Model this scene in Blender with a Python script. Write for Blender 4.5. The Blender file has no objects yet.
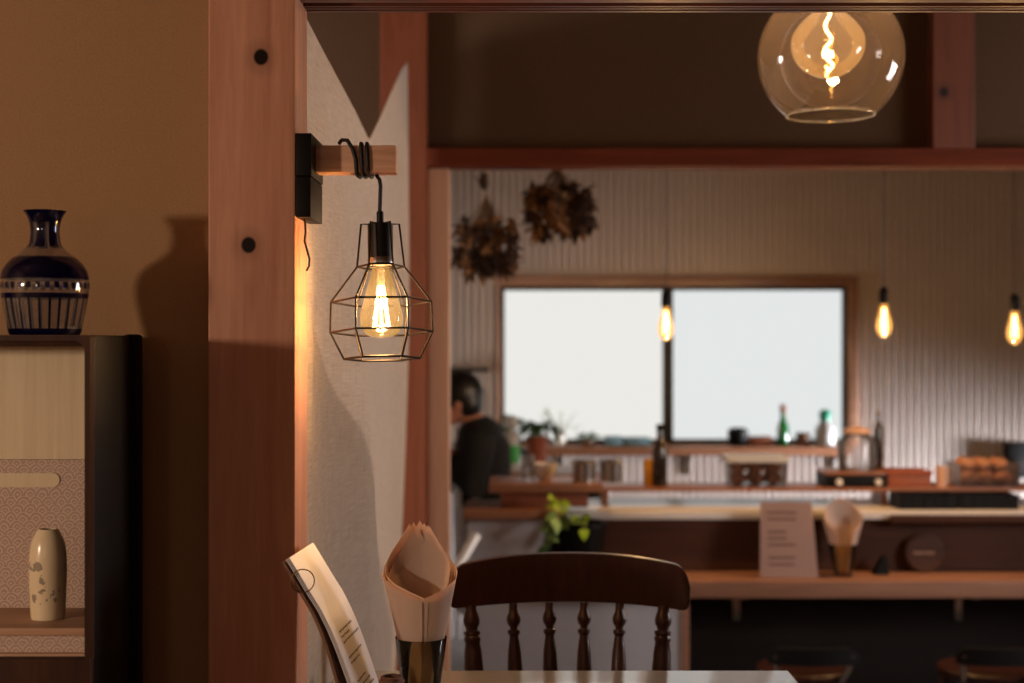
import bpy, bmesh, math, random
from mathutils import Vector, Matrix, noise
random.seed(7)
PI = math.pi
SC = bpy.context.scene
COL = SC.collection
EYE, F, CX, CY = 1.23, 1422.0, 512.0, 341.5

def at(x, y, D):
    """a pixel of the 1024x683 photograph at depth D -> world point"""
    return Vector(((x - CX) / F * D, D, EYE - (y - CY) / F * D))

# ------------------------------------------------------------------ materials
def lin(c):
    def f(v):
        v /= 255.0
        return v / 12.92 if v <= 0.04045 else ((v + 0.055) / 1.055) ** 2.4
    return (f(c[0]), f(c[1]), f(c[2]), 1.0)

def new_mat(name):
    m = bpy.data.materials.new(name)
    m.use_nodes = True
    nt = m.node_tree
    b = nt.nodes['Principled BSDF']
    return m, nt, b

def N(nt, t, **kw):
    n = nt.nodes.new(t)
    for k, v in kw.items():
        setattr(n, k, v)
    return n

def plain(name, c, rough=0.5, metal=0.0, var=0.12, scale=30.0, bump=0.0, coat=0.0, spec=0.5):
    m, nt, b = new_mat(name)
    tc = N(nt, 'ShaderNodeTexCoord')
    nz = N(nt, 'ShaderNodeTexNoise'); nz.inputs['Scale'].default_value = scale
    nz.inputs['Detail'].default_value = 5
    nt.links.new(tc.outputs['Object'], nz.inputs['Vector'])
    rp = N(nt, 'ShaderNodeValToRGB')
    L = lin(c)
    rp.color_ramp.elements[0].position = 0.3
    rp.color_ramp.elements[1].position = 0.7
    rp.color_ramp.elements[0].color = (L[0]*(1-var), L[1]*(1-var), L[2]*(1-var), 1)
    rp.color_ramp.elements[1].color = (min(1, L[0]*(1+var)), min(1, L[1]*(1+var)), min(1, L[2]*(1+var)), 1)
    nt.links.new(nz.outputs['Fac'], rp.inputs['Fac'])
    nt.links.new(rp.outputs['Color'], b.inputs['Base Color'])
    b.inputs['Roughness'].default_value = rough
    b.inputs['Metallic'].default_value = metal
    b.inputs['Coat Weight'].default_value = coat
    b.inputs['Specular IOR Level'].default_value = spec
    if bump:
        bp = N(nt, 'ShaderNodeBump'); bp.inputs['Strength'].default_value = bump
        bp.inputs['Distance'].default_value = 0.003
        nt.links.new(nz.outputs['Fac'], bp.inputs['Height'])
        nt.links.new(bp.outputs['Normal'], b.inputs['Normal'])
    return m

def wood(name, dark, light, axis='Z', scale=6.0, rough=0.45, coat=0.0, stretch=14.0, knots=(), spec=0.5):
    """grain stretched along one object axis; knots = [(x, y, z, r)] in object coordinates"""
    m, nt, b = new_mat(name)
    tc = N(nt, 'ShaderNodeTexCoord')
    mp = N(nt, 'ShaderNodeMapping')
    s = [stretch, stretch, stretch]
    s['XYZ'.index(axis)] = 1.0
    mp.inputs['Scale'].default_value = s
    nt.links.new(tc.outputs['Object'], mp.inputs['Vector'])
    nz = N(nt, 'ShaderNodeTexNoise'); nz.inputs['Scale'].default_value = scale * 0.35
    nz.inputs['Detail'].default_value = 6; nz.inputs['Distortion'].default_value = 1.2
    nt.links.new(mp.outputs['Vector'], nz.inputs['Vector'])
    n2 = N(nt, 'ShaderNodeTexNoise'); n2.inputs['Scale'].default_value = scale * 2.2
    n2.inputs['Detail'].default_value = 3
    nt.links.new(mp.outputs['Vector'], n2.inputs['Vector'])
    mul = N(nt, 'ShaderNodeMath', operation='MULTIPLY_ADD')
    mul.inputs[1].default_value = 0.35
    nt.links.new(n2.outputs['Fac'], mul.inputs[0]); nt.links.new(nz.outputs['Fac'], mul.inputs[2])
    rp = N(nt, 'ShaderNodeValToRGB')
    rp.color_ramp.elements[0].position = 0.42; rp.color_ramp.elements[0].color = lin(dark)
    rp.color_ramp.elements[1].position = 0.92; rp.color_ramp.elements[1].color = lin(light)
    nt.links.new(mul.outputs[0], rp.inputs['Fac'])
    col = rp.outputs['Color']
    for (kx, ky, kz, kr) in knots:
        d = N(nt, 'ShaderNodeVectorMath', operation='SUBTRACT'); d.inputs[1].default_value = (kx, ky, kz)
        nt.links.new(tc.outputs['Object'], d.inputs[0])
        sc = N(nt, 'ShaderNodeVectorMath', operation='MULTIPLY'); sc.inputs[1].default_value = (1, 0.0, 0.9)
        nt.links.new(d.outputs[0], sc.inputs[0])
        ln = N(nt, 'ShaderNodeVectorMath', operation='LENGTH'); nt.links.new(sc.outputs[0], ln.inputs[0])
        r2 = N(nt, 'ShaderNodeValToRGB')
        e = r2.color_ramp.elements
        e[0].position = 0.30; e[0].color = (1, 1, 1, 1)
        e[1].position = 1.0; e[1].color = (0, 0, 0, 1)
        q = e.new(0.42); q.color = (0.25, 0.25, 0.25, 1)
        dv = N(nt, 'ShaderNodeMath', operation='DIVIDE'); dv.inputs[1].default_value = kr * 3.0
        nt.links.new(ln.outputs['Value'], dv.inputs[0]); nt.links.new(dv.outputs[0], r2.inputs['Fac'])
        mx = N(nt, 'ShaderNodeMix', data_type='RGBA')
        nt.links.new(r2.outputs['Color'], mx.inputs['Factor'])
        nt.links.new(col, mx.inputs['A']); mx.inputs['B'].default_value = lin((22, 9, 6))
        col = mx.outputs['Result']
    nt.links.new(col, b.inputs['Base Color'])
    b.inputs['Roughness'].default_value = rough
    b.inputs['Coat Weight'].default_value = coat
    b.inputs['Specular IOR Level'].default_value = spec
    bp = N(nt, 'ShaderNodeBump'); bp.inputs['Strength'].default_value = 0.12; bp.inputs['Distance'].default_value = 0.002
    nt.links.new(n2.outputs['Fac'], bp.inputs['Height']); nt.links.new(bp.outputs['Normal'], b.inputs['Normal'])
    return m

def thin_glass(name, tint=(1, 1, 1), gloss=0.06, veil=0.0, veil_col=(1, 1, 1), emit=0.0, emit_col=(1, .6, .2), rough=0.02, ior=1.5):
    """blown glass as a thin shell: transparent + fresnel gloss + a little scattering"""
    m, nt, b = new_mat(name)
    nt.nodes.remove(b)
    out = nt.nodes['Material Output']
    tr = N(nt, 'ShaderNodeBsdfTransparent'); tr.inputs['Color'].default_value = (*tint, 1)
    gl = N(nt, 'ShaderNodeBsdfGlossy'); gl.inputs['Roughness'].default_value = rough
    fr = N(nt, 'ShaderNodeFresnel'); fr.inputs['IOR'].default_value = ior
    mx = N(nt, 'ShaderNodeMixShader')
    nt.links.new(fr.outputs[0], mx.inputs[0]); nt.links.new(tr.outputs[0], mx.inputs[1]); nt.links.new(gl.outputs[0], mx.inputs[2])
    last = mx
    if veil:
        df = N(nt, 'ShaderNodeBsdfTranslucent'); df.inputs['Color'].default_value = (*veil_col, 1)
        m2 = N(nt, 'ShaderNodeMixShader'); m2.inputs[0].default_value = veil
        nt.links.new(last.outputs[0], m2.inputs[1]); nt.links.new(df.outputs[0], m2.inputs[2]); last = m2
    if emit:
        em = N(nt, 'ShaderNodeEmission'); em.inputs['Color'].default_value = (*emit_col, 1); em.inputs['Strength'].default_value = emit
        ad = N(nt, 'ShaderNodeAddShader')
        nt.links.new(last.outputs[0], ad.inputs[0]); nt.links.new(em.outputs[0], ad.inputs[1]); last = ad
    nt.links.new(last.outputs[0], out.inputs['Surface'])
    return m

def emitter(name, c, s):
    m, nt, b = new_mat(name)
    nt.nodes.remove(b)
    em = N(nt, 'ShaderNodeEmission'); em.inputs['Color'].default_value = (*c, 1); em.inputs['Strength'].default_value = s
    nt.links.new(em.outputs[0], nt.nodes['Material Output'].inputs['Surface'])
    return m

# ------------------------------------------------------------------ mesh builder
class MB:
    def __init__(s): s.bm = bmesh.new()
    def box(s, x0, x1, y0, y1, z0, z1, bev=0.0, seg=2):
        r = bmesh.ops.create_cube(s.bm, size=1.0)
        vs = r['verts']
        for v in vs:
            v.co = Vector(((x0+x1)/2 + v.co.x*(x1-x0), (y0+y1)/2 + v.co.y*(y1-y0), (z0+z1)/2 + v.co.z*(z1-z0)))
        if bev:
            es = list({e for v in vs for e in v.link_edges})
            bmesh.ops.bevel(s.bm, geom=es, offset=bev, segments=seg, profile=0.6, affect='EDGES')
        return s
    def tube(s, pts, r, n=8, cap=True, flat=None):
        """tube along pts; r a number or one per point; flat=(sx, sy) squashes the section"""
        pts = [Vector(p) for p in pts]
        R = r if isinstance(r, (list, tuple)) else [r] * len(pts)
        up = Vector((0, 0, 1)); prev = None; rings = []
        for i, p in enumerate(pts):
            t = (pts[min(i+1, len(pts)-1)] - pts[max(i-1, 0)])
            if t.length < 1e-9: t = Vector((0, 0, 1))
            t.normalize()
            if prev is None:
                a = t.cross(Vector((0, 1, 0)) if abs(t.y) < 0.9 else Vector((1, 0, 0)))
            else:
                a = prev - t * prev.dot(t)
            a.normalize(); prev = a; c = t.cross(a)
            fx, fy = flat or (1, 1)
            rings.append([s.bm.verts.new(p + a*math.cos(2*PI*k/n)*R[i]*fx + c*math.sin(2*PI*k/n)*R[i]*fy) for k in range(n)])
        for A, B in zip(rings, rings[1:]):
            for k in range(n):
                s.bm.faces.new((A[k], A[(k+1) % n], B[(k+1) % n], B[k]))
        if cap:
            s.bm.faces.new(rings[0][::-1]); s.bm.faces.new(rings[-1])
        return s
    def ring(s, c, R, r, n=40, m=8, rx=None, poly=None):
        """torus in the XY plane round c; rx = rotation matrix; poly = number of straight sides"""
        k = poly or n
        rings = []
        for i in range(k):
            a = 2*PI*i/k
            d = Vector((math.cos(a), math.sin(a), 0))
            rr = []
            for j in range(m):
                b = 2*PI*j/m
                v = d*(R + r*math.cos(b)) + Vector((0, 0, r*math.sin(b)))
                if rx: v = rx @ v
                rr.append(s.bm.verts.new(Vector(c) + v))
            rings.append(rr)
        for i in range(k):
            A, B = rings[i], rings[(i+1) % k]
            for j in range(m):
                s.bm.faces.new((A[j], B[j], B[(j+1) % m], A[(j+1) % m]))
        return s
    def lathe(s, prof, c=(0, 0, 0), n=32, close=False, cap=True):
        """profile of (r, z) turned round the z axis through c"""
        c = Vector(c); rings = []
        for (r, z) in prof:
            rr = max(r, 1e-5)
            rings.append([s.bm.verts.new(c + Vector((rr*math.cos(2*PI*k/n), rr*math.sin(2*PI*k/n), z))) for k in range(n)])
        prs = list(zip(rings, rings[1:]))
        if close: prs.append((rings[-1], rings[0]))
        for A, B in prs:
            for k in range(n):
                s.bm.faces.new((A[k], A[(k+1) % n], B[(k+1) % n], B[k]))
        if cap and not close:
            s.bm.faces.new(rings[0][::-1]); s.bm.faces.new(rings[-1])
        return s
    def slab(s, grid, th, nrm=None):
        """grid[i][j] of points -> sheet of thickness th (solid)"""
        ni, nj = len(grid), len(grid[0])
        def normal(i, j):
            if nrm: return nrm
            a = Vector(grid[min(i+1, ni-1)][j]) - Vector(grid[max(i-1, 0)][j])
            b = Vector(grid[i][min(j+1, nj-1)]) - Vector(grid[i][max(j-1, 0)])
            v = a.cross(b)
            return v.normalized() if v.length > 1e-12 else Vector((0, 0, 1))
        T = [[s.bm.verts.new(Vector(grid[i][j]) + normal(i, j)*th/2) for j in range(nj)] for i in range(ni)]
        B = [[s.bm.verts.new(Vector(grid[i][j]) - normal(i, j)*th/2) for j in range(nj)] for i in range(ni)]
        for i in range(ni-1):
            for j in range(nj-1):
                s.bm.faces.new((T[i][j], T[i+1][j], T[i+1][j+1], T[i][j+1]))
                s.bm.faces.new((B[i][j], B[i][j+1], B[i+1][j+1], B[i+1][j]))
        for i in range(ni-1):
            s.bm.faces.new((T[i][0], B[i][0], B[i+1][0], T[i+1][0]))
            s.bm.faces.new((T[i][-1], T[i+1][-1], B[i+1][-1], B[i][-1]))
        for j in range(nj-1):
            s.bm.faces.new((T[0][j], T[0][j+1], B[0][j+1], B[0][j]))
            s.bm.faces.new((T[-1][j], B[-1][j], B[-1][j+1], T[-1][j+1]))
        return s
    def ball(s, c, r, sx=1, sy=1, sz=1, u=16, v=10):
        q = bmesh.ops.create_uvsphere(s.bm, u_segments=u, v_segments=v, radius=r)
        for w in q['verts']:
            w.co = Vector(c) + Vector((w.co.x*sx, w.co.y*sy, w.co.z*sz))
        return s
    def leaf(s, base, d, length, width, droop=0.4, up=None, fold=0.15, n=6):
        d = Vector(d).normalized()
        up = Vector(up or (0, 0, 1))
        side = d.cross(up)
        if side.length < 1e-4: side = Vector((1, 0, 0))
        side.normalize(); nr = side.cross(d).normalized()
        g = []
        for i in range(n+1):
            t = i/n
            w = width * math.sin(PI*min(1, 0.06+0.94*t)**0.8) * 0.5 + 0.0006
            c = Vector(base) + d*length*t - Vector((0, 0, 1))*droop*length*t*t
            g.append([c - side*w + nr*fold*w, c, c + side*w + nr*fold*w])
        return s.slab(g, 0.0006)
    def turn(s, M):
        bmesh.ops.transform(s.bm, matrix=M, verts=s.bm.verts); return s

def obj(name, mb, mat, parent=None, W=False, smooth=True, kind=None, label=None):
    bm = mb.bm
    if W and parent is not None:                    # verts are in world coordinates: bring them to the parent's own
        bmesh.ops.transform(bm, matrix=parent_world(parent).inverted(), verts=bm.verts)
    bmesh.ops.recalc_face_normals(bm, faces=bm.faces)
    me = bpy.data.meshes.new(name)
    bm.to_mesh(me); bm.free()
    o = bpy.data.objects.new(name, me)
    COL.objects.link(o)
    for mm in (mat if isinstance(mat, (list, tuple)) else [mat]): me.materials.append(mm)
    if smooth:
        me.polygons.foreach_set('use_smooth', [True]*len(me.polygons))
        try: me.set_sharp_from_angle(angle=math.radians(38))
        except Exception: pass
    if parent is not None: o.parent = parent
    if kind: o['kind'] = kind
    if label: o['label'] = label
    return o

def parent_world(p):
    M = p.matrix_basis.copy() if False else Matrix.LocRotScale(p.location, p.rotation_euler, p.scale)
    return parent_world(p.parent) @ M if p.parent else M

def thing(name, label, cat, loc=(0, 0, 0), rotz=0.0, group=None):
    o = bpy.data.objects.new(name, None); COL.objects.link(o)
    o.empty_display_size = 0.05
    o.location = loc; o.rotation_euler = (0, 0, rotz)
    o['label'] = label; o['category'] = cat
    if group: o['group'] = group
    return o

def tag(o, label, cat, group=None, kind=None):
    o['label'] = label; o['category'] = cat
    if group: o['group'] = group
    if kind: o['kind'] = kind
    return o

def place(o, loc):
    """give a one-mesh thing, built in world coordinates, its origin at its base"""
    loc = Vector(loc); o.data.transform(Matrix.Translation(-loc)); o.location = loc; return o

def struct(name, mb, mat, smooth=False):
    o = obj(name, mb, mat, smooth=smooth); o['kind'] = 'structure'; return o

def dup(root, loc, label=None):
    r = root.copy(); COL.objects.link(r); r.location = loc
    if label: r['label'] = label
    for ch in list(root.children):
        c = ch.copy(); COL.objects.link(c); c.parent = r
        for g in ch.children:
            d = g.copy(); COL.objects.link(d); d.parent = c
    return r

def light(name, loc, energy, col, size=0.03, typ='POINT', **kw):
    L = bpy.data.lights.new(name, typ); L.energy = energy; L.color = col
    if typ == 'POINT': L.shadow_soft_size = size
    if typ == 'AREA':
        L.spread = math.radians(kw.get('spread', 180)); L.shape = 'RECTANGLE'; L.size = kw.get('sx', 1); L.size_y = kw.get('sy', 1)
    o = bpy.data.objects.new(name, L); COL.objects.link(o); o.location = loc
    if 'to' in kw:
        o.rotation_euler = (Vector(kw['to']) - Vector(loc)).to_track_quat('-Z', 'Y').to_euler()
    return o

# palette
M = {}
post_k = [(-0.353, 2.0, at(0, 57, 2.0).z, 0.0095), (-0.3705, 2.0, at(0, 245, 2.0).z, 0.0095)]
M['post'] = wood('cedar_post', (176, 120, 97), (208, 154, 127), 'Z', 5.0, 0.5, knots=post_k, spec=0.15)
M['beam'] = wood('dark_beam', (84, 44, 32), (122, 68, 50), 'X', 5.0, 0.4, spec=.3)
M['beam2'] = wood('red_brown_beam', (86, 40, 26), (112, 54, 36), 'X', 5.0, 0.75, spec=.05)
M['post2'] = wood('red_brown_post', (104, 54, 34), (126, 70, 46), 'Z', 5.0, 0.5, spec=.2)
M['jamb'] = wood('pale_jamb', (206, 160, 132), (226, 182, 154), 'Z', 5.0, 0.5)
M['arm'] = wood('pine_arm', (196, 146, 116), (228, 180, 150), 'X', 9.0, 0.5)
M['plaster'] = plain('earth_plaster', (160, 124, 90), 0.9, var=0.07, scale=300, bump=0.2, spec=0.2)
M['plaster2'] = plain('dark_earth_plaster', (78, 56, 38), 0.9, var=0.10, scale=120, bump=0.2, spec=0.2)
M['black'] = plain('black_painted', (17, 14, 13), 0.5, var=0.1, spec=0.12)
M['blackwood'] = wood('black_lacquer_wood', (10, 8, 7), (17, 12, 10), 'Z', 5, 0.5, spec=0.12)
M['cabframe'] = wood('dark_cabinet_wood', (46, 26, 18), (70, 41, 27), 'Z', 6, 0.5, spec=.15)
M['cream'] = wood('cream_panel', (206, 184, 152), (220, 200, 168), 'Z', 7, 0.7, stretch=20)
M['shelfwood'] = wood('pale_shelf_wood', (170, 128, 100), (196, 154, 124), 'X', 6, 0.5)
M['metal'] = plain('black_metal', (30, 24, 22), 0.38, metal=0.6, var=0.08)
M['cable'] = plain('black_cable', (24, 20, 20), 0.55, var=0.1, scale=200)
M['steel'] = plain('brushed_steel', (190, 186, 182), 0.25, metal=1.0, var=0.05)
M['brass'] = plain('aged_brass', (150, 120, 84), 0.3, metal=1.0, var=0.05)
M['chair'] = wood('dark_chair_wood', (44, 22, 16), (70, 35, 25), 'Z', 8, 0.36, coat=0.15, spec=.35)
M['barchair'] = wood('dark_bar_chair_wood', (48, 24, 18), (70, 36, 26), 'X', 8, 0.35)
M['table'] = plain('white_laminate', (176, 171, 168), 0.11, var=0.02, coat=0.0)
M['tableleg'] = plain('dark_table_metal', (40, 36, 34), 0.4, metal=0.5)
M['cover'] = wood('brown_board', (104, 70, 52), (134, 94, 72), 'Z', 8, 0.6)
M['ink'] = plain('dark_ink', (62, 40, 36), 0.7)
M['corr'] = plain('corrugated_steel', (214, 203, 197), 0.36, var=0.03, scale=8, metal=0.25)
M['casing'] = wood('window_casing_wood', (148, 108, 86), (172, 128, 102), 'X', 6, 0.22)
M['sash'] = plain('dark_bronze_sash', (34, 28, 18), 0.4, metal=0.3)
M['pane'] = None
M['grey'] = plain('grey_painted_panel', (168, 164, 168), 0.6, var=0.03)
M['wtop'] = wood('worktop_wood', (132, 86, 60), (158, 106, 76), 'X', 6, 0.4)
M['barboard'] = wood('bar_board_wood', (134, 94, 74), (158, 114, 92), 'X', 6, 0.45, spec=.3)
M['white_top'] = plain('pale_worktop', (214, 208, 202), 0.25, var=0.03)
M['backboard'] = wood('brown_backboard', (62, 37, 26), (78, 47, 33), 'X', 4, 0.5, spec=.2)
M['darkpanel'] = plain('dark_knee_panel', (27, 20, 18), 0.6, var=0.1, spec=.2)
M['floor'] = wood('floor_boards', (90, 60, 42), (120, 82, 58), 'X', 5, 0.4)
M['concrete'] = plain('kitchen_concrete', (120, 114, 110), 0.7, var=0.15, scale=8)
M['ceil'] = wood('ceiling_boards', (80, 52, 36), (104, 70, 50), 'Y', 5, 0.6)
M['wall'] = plain('far_plaster', (150, 122, 92), 0.9, var=0.1, scale=60)
M['wallk'] = plain('kitchen_plaster', (196, 188, 180), 0.85, var=0.05, scale=40)
M['white'] = plain('white_ceramic', (224, 218, 210), 0.3, var=0.03)
M['whitep'] = plain('white_plastic', (176, 173, 170), 0.35, var=0.02)
M['green'] = plain('green_plastic', (30, 150, 40), 0.4)
M['teal'] = plain('teal_plastic', (30, 140, 110), 0.35)
M['tealbox'] = plain('grey_teal_box', (104, 134, 142), 0.5)
M['greenglass'] = plain('green_bottle_glass', (16, 104, 44), 0.12, spec=0.8)
M['amber'] = plain('dark_bottle_glass', (34, 26, 20), 0.12, spec=0.8)
M['yellow'] = plain('yellow_label', (214, 150, 34), 0.5)
M['terracotta'] = plain('terracotta', (140, 72, 46), 0.75)
M['leaf'] = plain('dark_leaf', (54, 84, 34), 0.45, var=0.3, scale=20)
M['limeleaf'] = plain('lime_leaf', (150, 184, 44), 0.4, var=0.3, scale=16)
M['paleleaf'] = plain('pale_leaf', (116, 150, 84), 0.45, var=0.3, scale=16)
M['stem'] = plain('green_stem', (104, 120, 60), 0.6)
M['driedA'] = plain('dried_petals_dark', (74, 50, 34), 0.9, var=0.35, scale=25)
M['driedB'] = plain('dried_petals_tan', (150, 104, 62), 0.9, var=0.3, scale=25)
M['driedstem'] = plain('dried_stems', (120, 88, 60), 0.9)
M['string'] = plain('twine', (170, 140, 104), 0.9)
M['basket'] = wood('brown_box_wood', (120, 62, 38), (150, 84, 54), 'X', 9, 0.55)
M['wicker'] = plain('dark_wicker', (86, 46, 32), 0.6, var=0.35, scale=160, bump=0.6)
M['boxblack'] = plain('black_tray', (13, 12, 13), 0.5, spec=.2)
M['paperA'] = plain('menu_paper', (150, 120, 110), 0.6, var=0.03, scale=6)
M['bread'] = plain('baked_crust', (172, 126, 102), 0.9, var=0.25, scale=30, bump=0.4, spec=.15)
M['amberliquid'] = plain('amber_jar', (206, 166, 140), 0.3, var=0.05)
M['skin'] = plain('skin', (190, 132, 106), 0.5, var=0.05)
M['hair'] = plain('black_hair', (20, 16, 15), 0.4, var=0.2, scale=80)
M['cloth_black'] = plain('black_cotton', (15, 13, 15), 0.9, var=0.15, scale=60)
M['cloth_grey'] = plain('grey_apron', (196, 193, 192), 0.85, var=0.08, scale=40)
M['brownc'] = plain('brown_ceramic', (110, 70, 48), 0.4)
M['globe'] = thin_glass('globe_glass', (0.97, 0.95, 0.94), veil=0.0075, veil_col=(1, .78, .70), ior=1.45)
M['bigbulb'] = thin_glass('balloon_bulb_glass', (1.0, .80, .48), veil=0.003, emit=0.11, emit_col=(1, .50, .12))
M['cagebulb'] = thin_glass('cage_bulb_glass', (1.0, .84, .55), veil=0.004, emit=0.10, emit_col=(1, .55, .14))
M['barbulb'] = thin_glass('bar_bulb_glass', (1.0, .84, .5), veil=0.0006, emit=0.35, emit_col=(1, .46, .10))
M['smoke'] = thin_glass('smoked_tumbler_glass', (0.84, 0.78, 0.64), ior=1.5)
M['clear'] = thin_glass('clear_jar_glass', (0.97, 0.97, 0.97), veil=0.06)
M['plastic'] = thin_glass('clear_plastic', (0.95, 0.93, 0.92), veil=0.09, rough=0.12)
M['filament'] = emitter('filament_glow', (1.0, .66, .28), 45.0)
M['filbig'] = emitter('spiral_filament_glow', (1.0, .62, .22), 40.0)
M['filbar'] = emitter('bar_filament_glow', (1.0, .70, .34), 11.0)
M['daypane'] = emitter('frosted_pane_daylight', (0.90, 0.93, 0.92), 0.86)
M['daypane_left'] = emitter('frosted_pane_daylight_warm', (0.93, 0.92, 0.87), 0.90)
M['daywin'] = emitter('daylit_paper_pane', (1.0, 0.95, 0.92), 7.0)

def patterned():
    """mauve paper printed with small overlapping fans"""
    m, nt, b = new_mat('fan_pattern_paper')
    tc = N(nt, 'ShaderNodeTexCoord')
    mp = N(nt, 'ShaderNodeMapping'); mp.inputs['Scale'].default_value = (1, 0, 0.85)
    nt.links.new(tc.outputs['Object'], mp.inputs['Vector'])
    nz = N(nt, 'ShaderNodeTexNoise'); nz.inputs['Scale'].default_value = 40
    nt.links.new(mp.outputs['Vector'], nz.inputs['Vector'])
    sp = N(nt, 'ShaderNodeSeparateXYZ'); nt.links.new(mp.outputs['Vector'], sp.inputs[0])
    def mth(op, a, b=None):
        n_ = N(nt, 'ShaderNodeMath', operation=op)
        for k, v in enumerate((a, b)):
            if v is None: continue
            if isinstance(v, (int, float)): n_.inputs[k].default_value = v
            else: nt.links.new(v, n_.inputs[k])
        return n_.outputs[0]
    wob = mth('MULTIPLY', nz.outputs['Fac'], 0.010)
    zz = mth('DIVIDE', mth('ADD', sp.outputs['Z'], wob), 0.0092)
    odd = mth('MULTIPLY', mth('PINGPONG', mth('FLOOR', zz), 1.0), 0.5)
    u = mth('SUBTRACT', mth('FRACT', mth('ADD', mth('DIVIDE', mth('ADD', sp.outputs['X'], wob), 0.0170), odd)), 0.5)
    v = mth('MULTIPLY', mth('FRACT', zz), 0.55)
    rr_ = mth('SQRT', mth('ADD', mth('MULTIPLY', u, u), mth('MULTIPLY', v, v)))
    si = N(nt, 'ShaderNodeMath', operation='SINE'); nt.links.new(mth('MULTIPLY', rr_, 25.0), si.inputs[0])
    rp = N(nt, 'ShaderNodeValToRGB')
    rp.color_ramp.elements[0].position = 0.25; rp.color_ramp.elements[0].color = lin((168, 140, 128))
    rp.color_ramp.elements[1].position = 0.7; rp.color_ramp.elements[1].color = lin((198, 172, 154))
    mr = N(nt, 'ShaderNodeMapRange'); mr.inputs['From Min'].default_value = -1
    nt.links.new(si.outputs[0], mr.inputs['Value']); nt.links.new(mr.outputs[0], rp.inputs['Fac'])
    nt.links.new(rp.outputs['Color'], b.inputs['Base Color'])
    b.inputs['Roughness'].default_value = 0.7
    return m
M['pattern'] = patterned()

def linen():
    m, nt, b = new_mat('linen_cloth')
    nt.nodes.remove(b)
    tc = N(nt, 'ShaderNodeTexCoord')
    cols = []
    for sc in ((1, 6, 220), (1, 160, 8)):
        mp = N(nt, 'ShaderNodeMapping'); mp.inputs['Scale'].default_value = sc
        nt.links.new(tc.outputs['Object'], mp.inputs['Vector'])
        nz = N(nt, 'ShaderNodeTexNoise'); nz.inputs['Scale'].default_value = 2.2; nz.inputs['Detail'].default_value = 4
        nt.links.new(mp.outputs['Vector'], nz.inputs['Vector']); cols.append(nz)
    ad = N(nt, 'ShaderNodeMath', operation='ADD')
    nt.links.new(cols[0].outputs['Fac'], ad.inputs[0]); nt.links.new(cols[1].outputs['Fac'], ad.inputs[1])
    rp = N(nt, 'ShaderNodeValToRGB')
    rp.color_ramp.elements[0].position = 0.35; rp.color_ramp.elements[0].color = lin((188, 172, 158))
    rp.color_ramp.elements[1].position = 0.65; rp.color_ramp.elements[1].color = lin((222, 210, 198))
    hf = N(nt, 'ShaderNodeMath', operation='MULTIPLY'); hf.inputs[1].default_value = 0.5
    nt.links.new(ad.outputs[0], hf.inputs[0]); nt.links.new(hf.outputs[0], rp.inputs['Fac'])
    df = N(nt, 'ShaderNodeBsdfDiffuse'); tl = N(nt, 'ShaderNodeBsdfTranslucent')
    bp = N(nt, 'ShaderNodeBump'); bp.inputs['Strength'].default_value = 0.15; bp.inputs['Distance'].default_value = 0.002
    nt.links.new(hf.outputs[0], bp.inputs['Height'])
    for s in (df, tl):
        nt.links.new(rp.outputs['Color'], s.inputs['Color'])
    nt.links.new(bp.outputs['Normal'], df.inputs['Normal'])
    mx = N(nt, 'ShaderNodeMixShader'); mx.inputs[0].default_value = 0.42
    nt.links.new(df.outputs[0], mx.inputs[1]); nt.links.new(tl.outputs[0], mx.inputs[2])
    nt.links.new(mx.outputs[0], nt.nodes['Material Output'].inputs['Surface'])
    return m
M['linen'] = linen()

def napkin_paper():
    m, nt, b = new_mat('napkin_paper')
    b.inputs['Base Color'].default_value = lin((232, 212, 198)); b.inputs['Roughness'].default_value = 0.85
    b.inputs['Specular IOR Level'].default_value = 0.2
    tl = N(nt, 'ShaderNodeBsdfTranslucent'); tl.inputs['Color'].default_value = lin((232, 204, 184))
    nz = N(nt, 'ShaderNodeTexNoise'); nz.inputs['Scale'].default_value = 400
    bp = N(nt, 'ShaderNodeBump'); bp.inputs['Strength'].default_value = 0.1; bp.inputs['Distance'].default_value = 0.001
    nt.links.new(nz.outputs['Fac'], bp.inputs['Height']); nt.links.new(bp.outputs['Normal'], b.inputs['Normal'])
    mx = N(nt, 'ShaderNodeMixShader'); mx.inputs[0].default_value = 0.5
    nt.links.new(b.outputs[0], mx.inputs[1]); nt.links.new(tl.outputs[0], mx.inputs[2])
    nt.links.new(mx.outputs[0], nt.nodes['Material Output'].inputs['Surface'])
    return m
M['napkin'] = napkin_paper()

def menu_page():
    m, nt, b = new_mat('laminated_menu_page')
    tc = N(nt, 'ShaderNodeTexCoord')
    nz = N(nt, 'ShaderNodeTexNoise'); nz.inputs['Scale'].default_value = 18; nz.inputs['Detail'].default_value = 4
    nt.links.new(tc.outputs['Object'], nz.inputs['Vector'])
    rp = N(nt, 'ShaderNodeValToRGB')
    rp.color_ramp.elements[0].color = lin((216, 210, 214)); rp.color_ramp.elements[1].color = lin((230, 226, 230))
    nt.links.new(nz.outputs['Fac'], rp.inputs['Fac']); nt.links.new(rp.outputs['Color'], b.inputs['Base Color'])
    b.inputs['Roughness'].default_value = 0.3
    bp = N(nt, 'ShaderNodeBump'); bp.inputs['Strength'].default_value = 0.12; bp.inputs['Distance'].default_value = 0.004
    nt.links.new(nz.outputs['Fac'], bp.inputs['Height']); nt.links.new(bp.outputs['Normal'], b.inputs['Normal'])
    return m
M['page'] = menu_page()

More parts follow.
